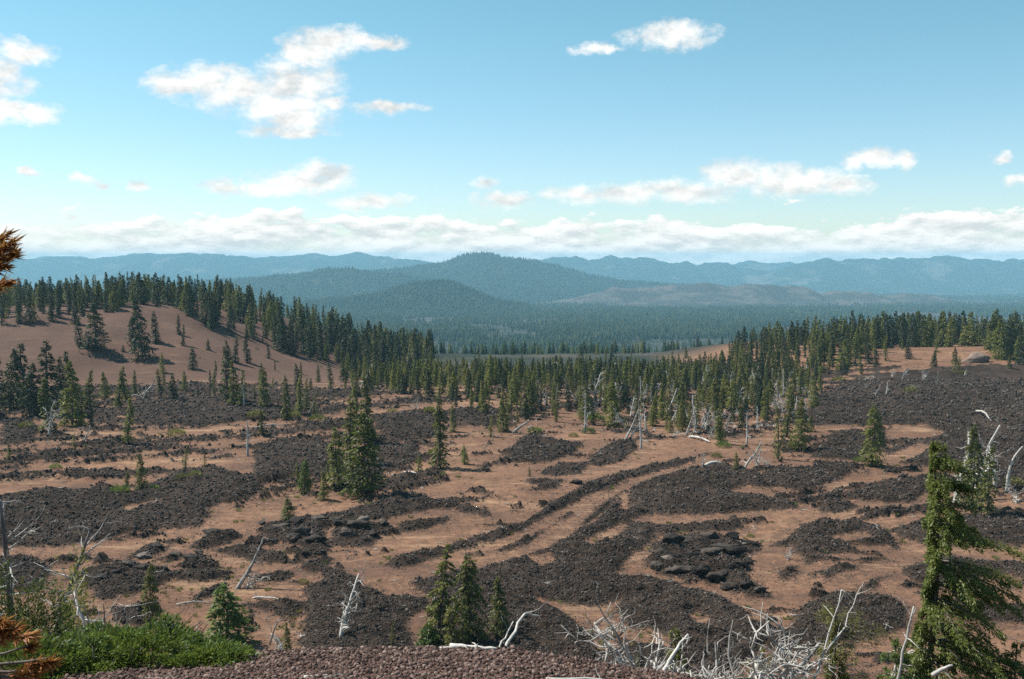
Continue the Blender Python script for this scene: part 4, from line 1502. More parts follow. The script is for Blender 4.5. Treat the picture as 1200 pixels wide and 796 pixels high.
DEAD = {
    'pole': [dead_meshes(700 + i, 5.0, 9, M['silver'], (0.05, 0.0), 0.05, 0.20, 3, 0.036, 0.3) for i in range(3)],
    'leaning': [dead_meshes(720 + i, 5.0, 8, M['silver'], (0.45, 0.1), 0.10, 0.30, 4, 0.038, 0.25) for i in range(3)],
    'twisted': [dead_meshes(740 + i, 5.0, 11, M['silver'], (0.25, -0.1), 0.20, 0.48, 5, 0.032, 0.10, 4) for i in range(4)],
    'tangle': [dead_meshes(760 + i, 3.0, 14, M['silver'], (0.7, 0.1), 0.26, 0.75, 5, 0.040, 0.05, 6) for i in range(3)],
    'curved': [dead_meshes(780 + i, 5.0, 5, M['silver'], (-0.3, 0.0), 0.16, 0.2, 3, 0.034, 0.4) for i in range(2)],
}
DEADS = [  # x, base, top, shape, turn, label
    (685, 508, 462, 'pole', 0.3, 'upright white snag with a feathery top, standing behind a green bush'),
    (732, 515, 480, 'leaning', 0.2, 'left one of two curved white snags at the belt front'),
    (738, 515, 484, 'leaning', 0.5, 'right one of two curved white snags at the belt front'),
    (751, 526, 485, 'pole', 1.0, 'bare white pole snag on a flared pale foot'),
    (803, 510, 478, 'leaning', 0.4, 'leaning white snag at the left side of the bleached thicket'),
    (814, 508, 463, 'pole', 2.0, 'tallest upright snag of the bleached thicket'),
    (819, 508, 482, 'leaning', 0.3, 'low leaning snag in the middle of the bleached thicket'),
    (826, 506, 475, 'twisted', 0.6, 'drooping many armed snag of the bleached thicket'),
    (833, 508, 478, 'twisted', 1.5, 'outermost drooping snag of the bleached thicket'),
    (810, 514, 500, 'tangle', 1.0, 'tangle of broken white limbs at the foot of the thicket'),
    (835, 514, 503, 'tangle', 2.2, 'flat heap of white limbs right of the thicket foot'),
    (787, 512, 498, 'tangle', 0.2, 'heap of white limbs left of the thicket foot'),
    (875, 520, 484, 'pole', 0.5, 'thin white snag standing between two small firs'),
    (888, 507, 477, 'pole', 2.5, 'short white snag in front of cinder, right of the thicket'),
    (871, 552, 515, 'leaning', 0.2, 'leaning white snag with a broken hooked top beside a yellowish fir'),
    (822, 553, 532, 'twisted', 0.0, 'forked white stump with a long limb on the dark flow'),
    (887, 549, 526, 'tangle', 0.9, 'white thicket of limbs on dark lava right of the hooked snag'),
    (900, 552, 534, 'tangle', 2.0, 'second thicket of white limbs on dark lava'),
    (857, 470, 440, 'pole', 1.2, 'white snag in the far right of the belt'),
    (866, 480, 455, 'twisted', 1.9, 'twisted white snag in the far right of the belt'),
    (848, 458, 430, 'leaning', 2.6, 'white snag leaning over the back of the belt'),
    (765, 470, 440, 'pole', 0.1, 'white snag rising among the middle of the belt'),
    (748, 475, 450, 'twisted', 1.1, 'grey white snag left of the belt middle'),
    (700, 470, 438, 'twisted', 2.1, 'ghostly grey snag with bare crown in the belt'),
    (678, 478, 446, 'twisted', 0.4, 'ghostly grey snag at the left of its bare companion'),
    (790, 462, 435, 'leaning', 1.7, 'pale snag behind the tall full fir'),
    (830, 462, 428, 'pole', 2.2, 'tall pale snag behind the thicket'),
    (632, 478, 455, 'twisted', 0.9, 'small white snag left of the white pole snag'),
    (487, 480, 464, 'twisted', 0.0, 'arched white driftwood snag over dark lava'),
    (442, 487, 478, 'curved', 0.5, 'small white forked stick on lava by the big clump'),
    (166, 469, 438, 'twisted', 0.2, 'twisted white snag at the foot of the left scree'),
    (55, 515, 470, 'twisted', 0.9, 'leaning split white snag with long drooping limbs'),
    (98, 522, 498, 'leaning', 1.2, 'split white stump beside a yellowish bush'),
    (3, 488, 476, 'curved', 0.0, 'short white stick at the edge of the shaded stand'),
    (290, 534, 494, 'pole', 1.4, 'knobbly grey white snag on pale cinder'),
    (286, 480, 450, 'pole', 2.8, 'thin white snag beside the trio below the scree'),
    (362, 487, 464, 'leaning', 0.3, 'bleached leaning stem beside a short yellowish fir'),
    (352, 474, 463, 'tangle', 0.6, 'arched pale log tangle behind the bleached leaning stem'),
    (423, 455, 425, 'leaning', 0.8, 'pale bare stem at the left end of the belt'),
    (578, 517, 503, 'curved', 0.0, 'white stump beside a yellowish young fir'),
    (922, 656, 641, 'tangle', 0.0, 'small white forked stump alone on cinder by the terraced mound'),
    (1012, 449, 437, 'tangle', 0.1, 'white snag at the left end of the snag row'),
    (1024, 447, 436, 'tangle', 0.9, 'second white snag from the left end of the snag row'),
    (1045, 447, 432, 'twisted', 0.3, 'upright white snag in the middle of the snag row'),
    (1057, 446, 430, 'twisted', 1.1, 'leaning white snag in the middle of the snag row'),
    (1082, 446, 430, 'tangle', 0.4, 'bright fan of white limbs at the right of the snag row'),
    (1098, 456, 436, 'pole', 0.4, 'thin short snag right of the fan of limbs'),
    (1025, 467, 450, 'leaning', 0.4, 'white snag low in the slope beside a small fir'),
    (1038, 466, 448, 'leaning', 1.0, 'white snag leaning uphill below the snag row'),
    (1066, 459, 446, 'twisted', 0.2, 'squat white snag beside a yellowish bush'),
    (1130, 443, 432, 'twisted', 1.3, 'small white snag at the top of the dark lava slope'),
    (960, 456, 444, 'leaning', 0.6, 'white snag leaning over the edge of the dark lava slope'),
    (950, 472, 456, 'tangle', 0.2, 'white limbs by the fir at the edge of the lava slope'),
    (942, 466, 450, 'leaning', 1.5, 'pale snag behind the lava field pair'),
    (905, 455, 432, 'pole', 0.8, 'slanting pale snag behind the belt end'),
    (1168, 498, 489, 'tangle', 1.2, 'little white fork on the dark lava right of a log'),
    (1172, ('d', 120), 495, 'curved', 0.1, 'tall bent white snag with a hooked top on the dark slope'),
    (1188, ('d', 118), 524, 'curved', 1.0, 'short hooked white stick right of the bent snag'),
    (1150, ('d', 118), 522, 'tangle', 0.2, 'white limb tangle left of the bent snag'),
    (1127, ('d', 112), 504, 'leaning', 0.8, 'white dead top behind the big foreground fir'),
    (1190, 590, 563, 'tangle', 0.7, 'round tangle of white limbs at the right edge of the slope'),
    (275, 690, 630, 'leaning', 0.0, 'broken leaning grey trunk with a snapped white top'),
    (287, 690, 665, 'tangle', 1.2, 'white broken limbs at the foot of the leaning trunk'),
    (305, 703, 692, 'tangle', 2.0, 'scattered white limbs on cinder behind the green fir'),
    (394, ('d', 71), 678, 'twisted', 2.4, 'two stemmed white snag with fingered tops above the ledge'),
    (376, ('d', 71), 738, 'leaning', 0.9, 'short white sticks left of the two stemmed snag'),
    (300, ('d', 66), 738, 'tangle', 0.4, 'low white limbs behind the green bush and the ledge'),
    (232, ('d', 66), 740, 'leaning', 1.9, 'small white sticks at the back of the green bush'),
    (1180, ('d', 40), 742, 'tangle', 0.9, 'bright white limbs on the slope below the big fir'),
    (1165, ('d', 40), 758, 'tangle', 2.2, 'lower bright white limbs on the slope below the big fir'),
    (1148, 699, 678, 'pole', 0.2, 'pair like white stub seen through the big fir'),
]
for i, (px, b, tpy, shape, turn, label) in enumerate(DEADS):
    pos, h = spot(px, b, tpy)
    lst = DEAD[shape]
    parts = lst[i % len(lst)]
    base_h = {'pole': 5.0, 'leaning': 4.6, 'twisted': 4.6, 'tangle': 2.6, 'curved': 4.6}[shape]
    add_dead(pos, turn, h / base_h, parts, label, 'bleached dead trees')
_rs = np.random.default_rng(404)
extra = []
while len(extra) < 72:
    px = _rs.uniform(625, 950)
    py = _rs.uniform(432, 516) if px < 900 else _rs.uniform(440, 500)
    if py < np.interp(px, [625, 800, 950], [452, 440, 440]) or py > np.interp(px, [625, 700, 860, 950], [488, 500, 516, 505]):
        continue
    p = at(px, py)
    if too_close(p.x, p.y, 1.2, OCC):
        continue
    OCC.append((p.x, p.y))
    shape = ('pole', 'leaning', 'twisted', 'twisted', 'tangle')[int(_rs.integers(0, 5))]
    h = _rs.uniform(2.3, 5.2) if shape != 'tangle' else _rs.uniform(1.2, 2.4)
    m = min(MARKS['valley belt'], key=lambda k: math.hypot(k[0] - px, (k[1] - py) * 1.6))
    dx, dy = px - m[0], py - m[1]
    rel = ('left of' if dx < 0 else 'right of') if abs(dx) > abs(dy) * 0.9 else ('behind' if dy < 0 else 'in front of')
    size = 'short' if h < 3.2 else ('mid-height' if h < 4.4 else 'tall')
    look = {'pole': 'upright', 'leaning': 'leaning', 'twisted': 'twisted', 'tangle': 'sprawling'}[shape]
    extra.append((f'{size} {look} bleached snag among valley firs, {rel} {m[2]}', p, h, shape))
names = {}
for q in extra:
    names.setdefault(q[0], []).append(q)
for w, lst in names.items():
    lst.sort(key=lambda q: q[1].y)
    for i, q in enumerate(lst):
        order = ('nearest ', 'second nearest ', 'third nearest ', 'fourth nearest ', 'fifth nearest ', 'sixth nearest ')
        lab = w if len(lst) == 1 else (('nearer ', 'farther ')[i] + w if len(lst) == 2 else (order[i] if i < 6 else 'farthest ') + w)
        base_h = {'pole': 5.0, 'leaning': 4.6, 'twisted': 4.6, 'tangle': 2.6}[q[3]]
        sh = DEAD[q[3]]
        k = int(q[1].x * 7 + q[1].y * 3)
        add_dead((q[1].x, q[1].y, gz(q[1].x, q[1].y) - 0.1), k * 1.3, q[2] / base_h, sh[k % len(sh)], lab, 'bleached snags among the valley firs')


def build_litter():
    """broken limbs and twigs lying about, far too many to count"""
    protos = []
    for i in range(4):
        r = np.random.default_rng(880 + i)
        bag = Bag()
        for _ in range(6):
            a = r.uniform(0, 6.28)
            p = wander((0.25 * r.normal(), 0.25 * r.normal(), 0.06), (math.cos(a), math.sin(a), 0.15), r.uniform(0.4, 1.1), 4, 0.22, r)
            bag.add(*tube(p, 0.045 * np.linspace(1, 0.35, 5), 4))
        protos.append(proto('limbs', bag.mesh('limbs', [M['silver']], True)))
    r = np.random.default_rng(55)
    P, S = [], []
    while len(P) < 520:
        y = r.uniform(60, 235)
        u = r.uniform(-0.55, 0.55)
        x = u * y
        belt = (155 < y < 225) and (-0.05 < u < 0.30)
        if not belt and r.random() < 0.72:
            continue
        P.append((x, y, 0.0))
        S.append(r.uniform(0.35, 0.8) * (1.5 if belt else 0.8))
    P = np.array(P)
    P[:, 2] = ground_z(P[:, 0], P[:, 1]) + 0.05
    scatter('dead_branches', P, np.array(S), protos, 0.25, 56)


build_litter()
# nearer dead trees with shapes of their own
pos, h = spot(8, ('d', 30), 588)
add_dead(pos, 0.0, h / 6.0, dead_meshes(811, 6.0, 22, M['char'], (0.02, 0), 0.035, 0.26, 5, 0.020, 0.35, bmat=M['silver']), 'dark dead tree with bleached limb ends at the left edge', 'near dead trees')
pos, h = spot(40, ('d', 29), 625)
add_dead(pos, 0.6, h / 5.0, dead_meshes(812, 5.0, 18, M['char'], (0.03, 0), 0.06, 0.26, 5, 0.018, 0.3, bmat=M['silver']), 'smaller dark dead tree with pale twigs right of the edge one', 'near dead trees')
pos, h = spot(66, ('d', 24), 728)
add_dead(pos, 0.6, h / 2.4, dead_meshes(813, 3.0, 22, M['silver'], (0.4, 0.2), 0.24, 0.7, 6, 0.020, 0.02, 10), 'grey tangle of dead branches behind the green bush at the left', 'near dead trees')
pos, h = spot(826, ('d', 22.5), 742)
add_dead(pos, 2.3, h / 2.3, dead_meshes(822, 3.0, 30, M['silver'], (0.35, 0.1), 0.22, 0.62, 9, 0.028, 0.10, 16), 'big heap of bleached branches below the end of the gravel ledge', 'near dead trees')
pos, h = spot(858, ('d', 22.0), 738)
add_dead(pos, 0.3, h / 2.3, dead_meshes(823, 3.0, 26, M['silver'], (0.45, 0.0), 0.26, 0.62, 8, 0.031, 0.15, 13), 'arching bleached branches at the right of the big heap', 'near dead trees')
pos, h = spot(842, ('d', 23.5), 746)
add_dead(pos, 4.1, h / 2.3, dead_meshes(826, 3.0, 30, M['silver'], (0.3, 0.2), 0.22, 0.62, 9, 0.027, 0.10, 14), 'bleached branches at the back of the big heap', 'near dead trees')
pos, h = spot(790, ('d', 21.0), 742)
add_dead(pos, 0.3, h / 3.0, dead_meshes(824, 3.0, 10, M['silver'], (0.40, 0.0), 0.14, 0.5, 5, 0.020, 0.15, 3), 'slim bleached sticks at the left of the big heap', 'near dead trees')
pos, h = spot(912, ('d', 22.5), 765)
add_dead(pos, 1.3, h / 2.3, dead_meshes(825, 3.0, 12, M['silver'], (0.6, 0.0), 0.24, 0.5, 5, 0.018, 0.1, 5), 'low crooked bleached limb between the heap and the half dead fir', 'near dead trees')


# ------------------------------------------------------------------ logs lying or leaning
def add_log(ends, radius, label, seed, stubs=3, group='fallen logs', mat='silver', bow=0.06):
    r = np.random.default_rng(seed)
    a, b = np.array(ends[0], float), np.array(ends[1], float)
    L = np.linalg.norm(b - a)
    t = np.linspace(0, 1, 9)
    mid = np.array([0, 0, 1.0])
    pts = a + (b - a) * t[:, None] + bow * L * np.sin(np.pi * t)[:, None] * mid + 0.006 * L * r.normal(size=(9, 3))
    o = a.copy()
    e = empty('fallen_log', o, label=label, category='log', group=group)
    link('trunk', Bag().add(*tube(pts - o, radius * np.linspace(1.1, 0.5, 9), 7)).mesh('trunk', [M[mat]], True), e)
    for _ in range(stubs):
        j = r.integers(2, 8)
        d = r.normal(size=3)
        d[2] = abs(d[2]) * 0.8
        p = wander(pts[j] - o, d, L * r.uniform(0.08, 0.22), 4, 0.2, r)
        link('branch', Bag().add(*tube(p, radius * 0.4 * np.linspace(1, 0.3, 5), 5)).mesh('branch', [M[mat]], True), e)


def on_ground(px, py, up=0.08):
    p = at(px, py)
    return (p.x, p.y, gz(p.x, p.y) + up)


def in_air(px, py, dist):
    x, z = px_world(px, py, dist)
    return (x, dist, z)


add_log((on_ground(601, 509, 0.2), in_air(621, 494, at(601, 509).y + 1)), 0.22, 'slanting white log propped over cinder in front of the belt', 1)
add_log((on_ground(808, 513), on_ground(832, 519)), 0.22, 'straight white log lying in front of the bleached thicket', 2)
add_log((on_ground(826, 553, 0.2), in_air(845, 543, at(826, 553).y)), 0.20, 'pale limb curving off the forked stump on the dark flow', 3, bow=0.15)
add_log((on_ground(1144, 491, 0.3), on_ground(1161, 498, 0.1)), 0.17, 'curved white log on the dark lava slope', 4, bow=0.14)
add_log((on_ground(207, 709), on_ground(246, 707)), 0.05, 'long thin pale log lying left of the green fir', 5)
add_log((on_ground(296, 702), on_ground(335, 708)), 0.07, 'pale broken log lying behind the green fir', 6, 5)
add_log((on_ground(180, 735), on_ground(206, 738)), 0.13, 'short log in shade beside the half dead fir', 7)
add_log((on_ground(472, 555), on_ground(488, 560)), 0.12, 'thin white log beside the big clump', 8)
add_log((on_ground(436, 543), on_ground(450, 551)), 0.12, 'thin slanting white stick right of the big clump', 18)
add_log((on_ground(300, 506), on_ground(338, 500)), 0.12, 'low pale log under the thin paired firs', 19)
for (a, b, da, db, rad, lab, bw) in [
        ((574, 772), (601, 729), 12.5, 14.0, 0.016, 'slim white stick with twigs standing at the gravel ledge', 0.0),
        ((588, 776), (636, 727), 12.2, 14.5, 0.020, 'curved white branch leaning out over the gravel ledge', 0.13),
        ((527, 768), (581, 772), 10.9, 10.8, 0.034, 'thick white log lying along the lip of the gravel ledge', 0.0),
        ((515, 769), (532, 768), 10.9, 10.9, 0.018, 'thin pale stick beside the thick white log', 0.0),
        ((640, 790), (762, 795), 9.4, 9.7, 0.020, 'long pale branch lying on red gravel at the ledge end', 0.04),
        ((355, 786), (382, 783), 9.3, 9.4, 0.018, 'short white stick on the red gravel', 0.0),
        ((380, 788), (398, 781), 9.2, 9.5, 0.014, 'second short white stick on the red gravel', 0.0),
        ((706, 782), (711, 766), 15.0, 15.2, 0.030, 'short white stub poking up beyond the ledge', 0.0)]:
    ground = lambda p, d: (lambda x: (x, d, gz(x, d) + rad * 0.6))(px_world(p[0], 700, d)[0])
    ends = (ground(a, da) if db <= da + 0.6 or True else None, in_air(b[0], b[1], db) if db > da + 1.0 or lab.startswith('short white stub') else ground(b, db))
    add_log(ends, rad, lab, hash(lab) % 999 if False else int(a[0]), 4 if rad > 0.025 else 1, 'sticks on the gravel ledge', 'silver', bw)
add_log((in_air(316, 756, 30), in_air(334, 728, 30)), 0.028, 'bent pale stick bowing over beside the small yellowish fir', 11, 1, bow=0.35)
add_log((in_air(1046, 830, 22.0), in_air(1071, 711, 22.4)), 0.038, 'long bare white stem leaning beside the big fir', 12, 6)
add_log((in_air(1092, 792, 21.0), in_air(1116, 780, 21.0)), 0.05, 'short white limb among the low boughs of the big fir', 13, 1)
add_log((in_air(772, 800, 20.0), in_air(806, 744, 21.0)), 0.045, 'straight white stick slanting left of the big heap', 14, 2)
add_log((in_air(758, 800, 20.0), in_air(790, 770, 20.5)), 0.04, 'shorter white stick below the straight slanting one', 15, 1)


# ------------------------------------------------------------------ larger conifers close by
def hero(name_label, px, dist, top, seed, R, mat, group, rz=0.0, bark='bark', **kw):
    pos, h = spot(px, ('d', dist), top)
    c, t, st = conifer_meshes(seed, h, R, M[mat], stems=True, **kw)
    e = empty('conifer', pos, rz, label=name_label, category='tree', group=group)
    link('crown', c, e)
    link('trunk', t, e)
    if st:
        link('branches', st, e, kind='stuff')
    return e


NEAR = 'large firs close by'
hero('tall fir with a crooked top bending right, behind the gravel ledge', 512, 70, 637, 901, 1.15, 'fir', NEAR, nb=125, per=72, leaf=0.20, lw=0.32, tiers=17, droop=0.5, side_w=0.24, vjit=0.03, wind=0.11, bare=0.2, prof=0.5)
hero('fuller fir joined to the right of the crooked one, behind the ledge', 545, 71, 650, 902, 1.7, 'fir', NEAR, nb=135, per=80, leaf=0.21, lw=0.32, tiers=15, droop=0.45, side_w=0.24, vjit=0.03, bare=0.2, prof=0.6, skew=(0.2, 0))
hero('low green fir skirting the left foot of the crooked one', 500, 69, 733, 903, 1.3, 'green', NEAR, nb=100, per=48, leaf=0.20, lw=0.30, droop=0.3, prof=0.5)
hero('yellowish sapling in front of the crooked fir', 528, 67, 697, 904, 0.7, 'yellow', NEAR, nb=80, per=12, leaf=0.28, lw=0.3, droop=0.2, bare=0.25)
hero('second yellowish sapling with a pale stem beside the fuller fir', 541, 67, 718, 905, 0.5, 'yellow', NEAR, nb=60, per=8, leaf=0.26, lw=0.3, droop=0.2, bare=0.25)
hero('thin spire fir right of the fuller fir behind the ledge', 584, 72, 676, 906, 1.0, 'fir', NEAR, nb=130, per=30, leaf=0.20, lw=0.3, tiers=16, droop=0.35, bare=0.22, prof=1.0)
hero('big near fir with long dark boughs reaching right', 1102, 25, 517, 907, 2.15, 'hero', NEAR, nb=265, per=620, tipw=0.02, leaf=0.085, lw=0.27, tiers=19, base=0.02, droop=0.30, bare=0.10, prof=0.66, side_w=0.26, vjit=0.03, inner=0.16, skew=(0.80, -0.1), trunk_w=0.014)
hero('green skirt fir at the left foot of the big near fir', 1062, 23, 750, 908, 1.0, 'green', NEAR, nb=80, per=170, leaf=0.09, lw=0.24, droop=0.2, prof=0.5)
hero('small fir behind the bleached heap at the ledge end', 797, 26, 736, 909, 0.62, 'fir', NEAR, nb=100, per=110, leaf=0.09, lw=0.24, droop=0.25, prof=0.6)
hero('yellowish low fir at the right of the bleached heap', 900, 25, 762, 910, 0.9, 'yellow', NEAR, nb=70, per=120, leaf=0.09, lw=0.24, droop=0.2, prof=0.5)
half = hero('half dead fir with two bare white leaders near the big fir', 985, 24.3, 712, 911, 1.9, 'yellow', NEAR, nb=120, per=230, leaf=0.085, lw=0.22, droop=0.15, prof=0.5, bare=0.3, skew=(0.35, 0))
hero('fir cut by the right edge of the view, low on the slope', 1208, 24, 752, 912, 0.8, 'green', NEAR, nb=70, per=150, leaf=0.09, lw=0.24, droop=0.2, prof=0.5)
for k, (a, b, da, db, rad) in enumerate([((950, 815), (986, 690), 23.4, 23.9, 0.036), ((968, 768), (1011, 687), 23.6, 24.0, 0.028)]):
    rr = np.random.default_rng(60 + k)
    A, B = np.array(in_air(*a, da)) - np.array(half.location), np.array(in_air(*b, db)) - np.array(half.location)
    tt = np.linspace(0, 1, 8)[:, None]
    pts = A + (B - A) * tt + 0.03 * rr.normal(size=(8, 3))
    ld = link('leader', Bag().add(*tube(pts, rad * np.linspace(1.1, 0.35, 8), 6)).mesh('leader', [M['silver']], True), half, label='bare bleached leader')
    for _ in range(9):
        j = rr.integers(2, 8)
        tw = wander(pts[j], rr.normal(size=3) + np.array([0, 0, 0.5]), rr.uniform(0.2, 0.55), 4, 0.2, rr)
        link('branch', Bag().add(*tube(tw, rad * 0.38 * np.linspace(1, 0.3, 5), 4)).mesh('branch', [M['silver']], True), ld)


# ------------------------------------------------------------------ shrubs
def shrub_meshes(seed, w, d, h, n, leaf, mat, stems=10):
    r = np.random.default_rng(seed)
    a = r.uniform(0, 6.283, n)
    q = np.sqrt(r.random(n))
    cl = fbm(np.cos(a) * q * 4.6 + seed, np.sin(a) * q * 4.6, 3, seed)
    cl = np.clip(0.5 + 1.7 * (cl - 0.5), 0, 1)
    x, y = np.cos(a) * q * w * (0.75 + 0.5 * cl), np.sin(a) * q * d * (0.75 + 0.5 * cl)
    top = h * (1 - q ** 2.2) ** 0.6 * (0.55 + 0.75 * cl)
    z = top * (1 - 0.55 * r.random(n) ** 2)
    P = np.stack([x, y, z], -1)
    U = np.stack([np.cos(a) * (0.3 + q) + 0.5 * r.normal(size=n), np.sin(a) * (0.3 + q) + 0.5 * r.normal(size=n), 0.75 + 0.4 * r.normal(size=n)], -1)
    ln = leaf * r.uniform(0.6, 1.4, n)
    V, Q = leaves(P, U, ln, ln * r.uniform(0.2, 0.36, n), r, 0.4)
    fol = Bag().add(V, Q).mesh('foliage', [M[mat]])
    st = Bag()
    for i in range(stems):
        b = r.uniform(0, 6.283)
        p = wander((0.25 * w * math.cos(b), 0.25 * d * math.sin(b), -0.05), (math.cos(b), math.sin(b), 0.9), 0.75 * max(w, h), 5, 0.15, r)
        st.add(*tube(p, 0.012 * h * np.linspace(1.2, 0.4, 6) + 0.003, 4))
    return fol, st.mesh('stems', [M['bark']])


def add_shrub(pos, meshes, label, group, rz=0.0, k=1.0):
    e = empty('shrub', pos, rz, (k, k, k), label=label, category='shrub', group=group)
    link('foliage', meshes[0], e)
    link('stems', meshes[1], e, kind='stuff')


x = px_world(150, 700, 10.9)[0]
add_shrub((x, 10.9, gz(x, 10.9) - 0.1), shrub_meshes(31, 1.0, 0.75, 0.40, 15000, 0.058, 'green', 30), 'dense green needled bush spreading over the ledge, between gravel and orange twigs', 'near bushes')
x = px_world(240, 700, 10.6)[0]
add_shrub((x, 10.6, gz(x, 10.6) - 0.08), shrub_meshes(32, 0.55, 0.5, 0.24, 7000, 0.058, 'green', 16), 'lower end of the green bush beside the red gravel', 'near bushes')
x = px_world(92, 700, 10.4)[0]
add_shrub((x, 10.4, gz(x, 10.4) - 0.08), shrub_meshes(33, 0.6, 0.5, 0.32, 7500, 0.058, 'green', 16), 'green bush end beneath the orange needled twigs', 'near bushes')
x = px_world(18, 700, 10.2)[0]
add_shrub((x, 10.2, gz(x, 10.2) - 0.08), shrub_meshes(36, 0.7, 0.6, 0.45, 8000, 0.058, 'green', 16), 'green bush added over shaded gravel under the lowest orange twigs', 'near bushes')  # added bush, covers bare gravel where only shade lies
pos, h = spot(15, ('d', 20), 702)
add_shrub(pos, shrub_meshes(34, 1.1, 0.9, h, 22000, 0.09, 'dark_green', 16), 'dark green bush below the dead tree at the left edge', 'near bushes')
pos, h = spot(75, ('d', 26), 676)
add_shrub(pos, shrub_meshes(35, 0.6, 0.5, h, 5000, 0.12, 'fir', 10), 'dull olive bush above the grey branch tangle', 'near bushes')
SH = [shrub_meshes(41 + i, 1.0, 0.9, 0.8, 500, 0.26, m, 6) for i, m in enumerate(('green', 'yellow', 'fir'))]
for i, (px, py, wpx, kind, label) in enumerate([
        (880, 629, 11, 0, 'small round green shrub alone on cinder above the terraced mound'), (432, 595, 14, 1, 'yellow green tuft below the big clump'),
        (509, 562, 8, 0, 'tiny green shrub left of its neighbour below the lone spire'), (519, 564, 8, 0, 'tiny green shrub right of its neighbour below the lone spire'),
        (604, 582, 6, 0, 'flat green tuft on pale cinder'), (207, 511, 26, 1, 'wide yellowish shrub among dark streaks'),
        (65, 549, 17, 0, 'low bright green mat on dull cinder'), (140, 581, 26, 0, 'pale green skirt shrub around the skirted fir'),
        (180, 577, 18, 0, 'pale green mat right of the skirted fir'), (345, 490, 22, 1, 'yellow green mat under the thin paired firs'),
        (372, 494, 26, 1, 'yellow green mat around the bleached leaning stem'), (690, 508, 20, 0, 'green shrub at the foot of the white pole snag'),
        (628, 508, 22, 0, 'green shrub right of the slanting white log'), (695, 497, 30, 0, 'pale green mat beside the wide heavy fir'),
        (848, 524, 20, 0, 'bright green mat below the dense spire'), (840, 536, 16, 1, 'yellowish shrub on cinder below the thicket'),
        (1008, 541, 18, 0, 'green mat left of the lone full fir'), (932, 529, 24, 1, 'straw coloured shrub between the lava field pair'),
        (228, 565, 20, 1, 'golden mat between the yellow saplings'), (212, 567, 16, 1, 'golden mat under the left yellow sapling'),
        (331, 650, 9, 0, 'little green tuft by the dark rock mound'), (276, 612, 8, 0, 'tiny green shrub on the orange cinder'),
        (284, 611, 6, 0, 'smallest green tuft on the orange cinder'), (459, 645, 7, 1, 'dry tuft on pale cinder by the long levee'),
        (1067, 463, 20, 1, 'yellowish bush low on the dark lava slope'), (983, 448, 20, 1, 'yellowish bush at the top of the dark lava slope'),
        (1128, 441, 14, 1, 'yellowish bush by the small snag on the slope top'), (356, 683, 16, 1, 'golden tuft on the lava beside pale sticks'),
        (300, 493, 24, 1, 'yellowish mat below the trio'), (30, 505, 20, 1, 'dull mat at the front of the shaded stand'),
        (765, 546, 12, 1, 'yellow green tuft on the upper levee'), (835, 562, 7, 1, 'tiny tuft on the dark flow'), (905, 612, 6, 1, 'tiny tuft on cinder left of the terraced mound'),
        (1188, 575, 30, 1, 'yellowish bush inside the round white tangle'), (504, 487, 20, 1, 'yellow green mat at the foot of small firs'), (460, 484, 16, 1, 'yellow green mat beside the arched driftwood'),
        (560, 470, 20, 1, 'yellowish mat deep in the belt front'), (672, 512, 14, 1, 'yellow shrub left of the white pole snag'), (240, 563, 10, 1, 'golden tuft under the right yellow sapling')]):
    p = at(px, py)
    k = wpx / 2 / FPX * p.y * 0.8
    add_shrub((p.x, p.y, gz(p.x, p.y) - 0.05), SH[kind], label, 'small shrubs on the lava flats', i * 1.7, k)


def build_tufts():
    """dry grass and seedlings, too many to count, thin over the bare cinder"""
    protos = []
    for i, mm in enumerate(('yellow', 'green', 'yellow')):
        r = np.random.default_rng(930 + i)
        n = 46
        a = r.uniform(0, 6.283, n)
        P = np.stack([0.22 * np.cos(a) * r.random(n), 0.22 * np.sin(a) * r.random(n), np.zeros(n)], -1)
        U = np.stack([0.6 * np.cos(a), 0.6 * np.sin(a), r.uniform(0.4, 1.1, n)], -1)
        ln = r.uniform(0.22, 0.5, n)
        V, Q = leaves(P, U, ln, ln * 0.16, r, 0.2)
        protos.append(proto('tuft', Bag().add(V, Q).mesh('tuft', [M[mm]])))
    r = np.random.default_rng(94)
    n = 2600
    y = 1 / r.uniform(1 / 300.0, 1 / 60.0, n)
    x = y * r.uniform(-0.56, 0.56, n)
    d = lava_depth(x, y)
    grow = fbm(x / 14, y / 14, 3, 95)
    keep = (d < 0.4) & (r.random(n) < sstep(0.42, 0.68, grow) * 0.8 + 0.05)
    x, y = x[keep], y[keep]
    P = np.stack([x, y, ground_z(x, y) - 0.02], -1)
    scatter('dry_grass', P, r.uniform(0.3, 1.0, len(P)) * (0.55 + y / 260), protos, 0.15, 96)


build_tufts()


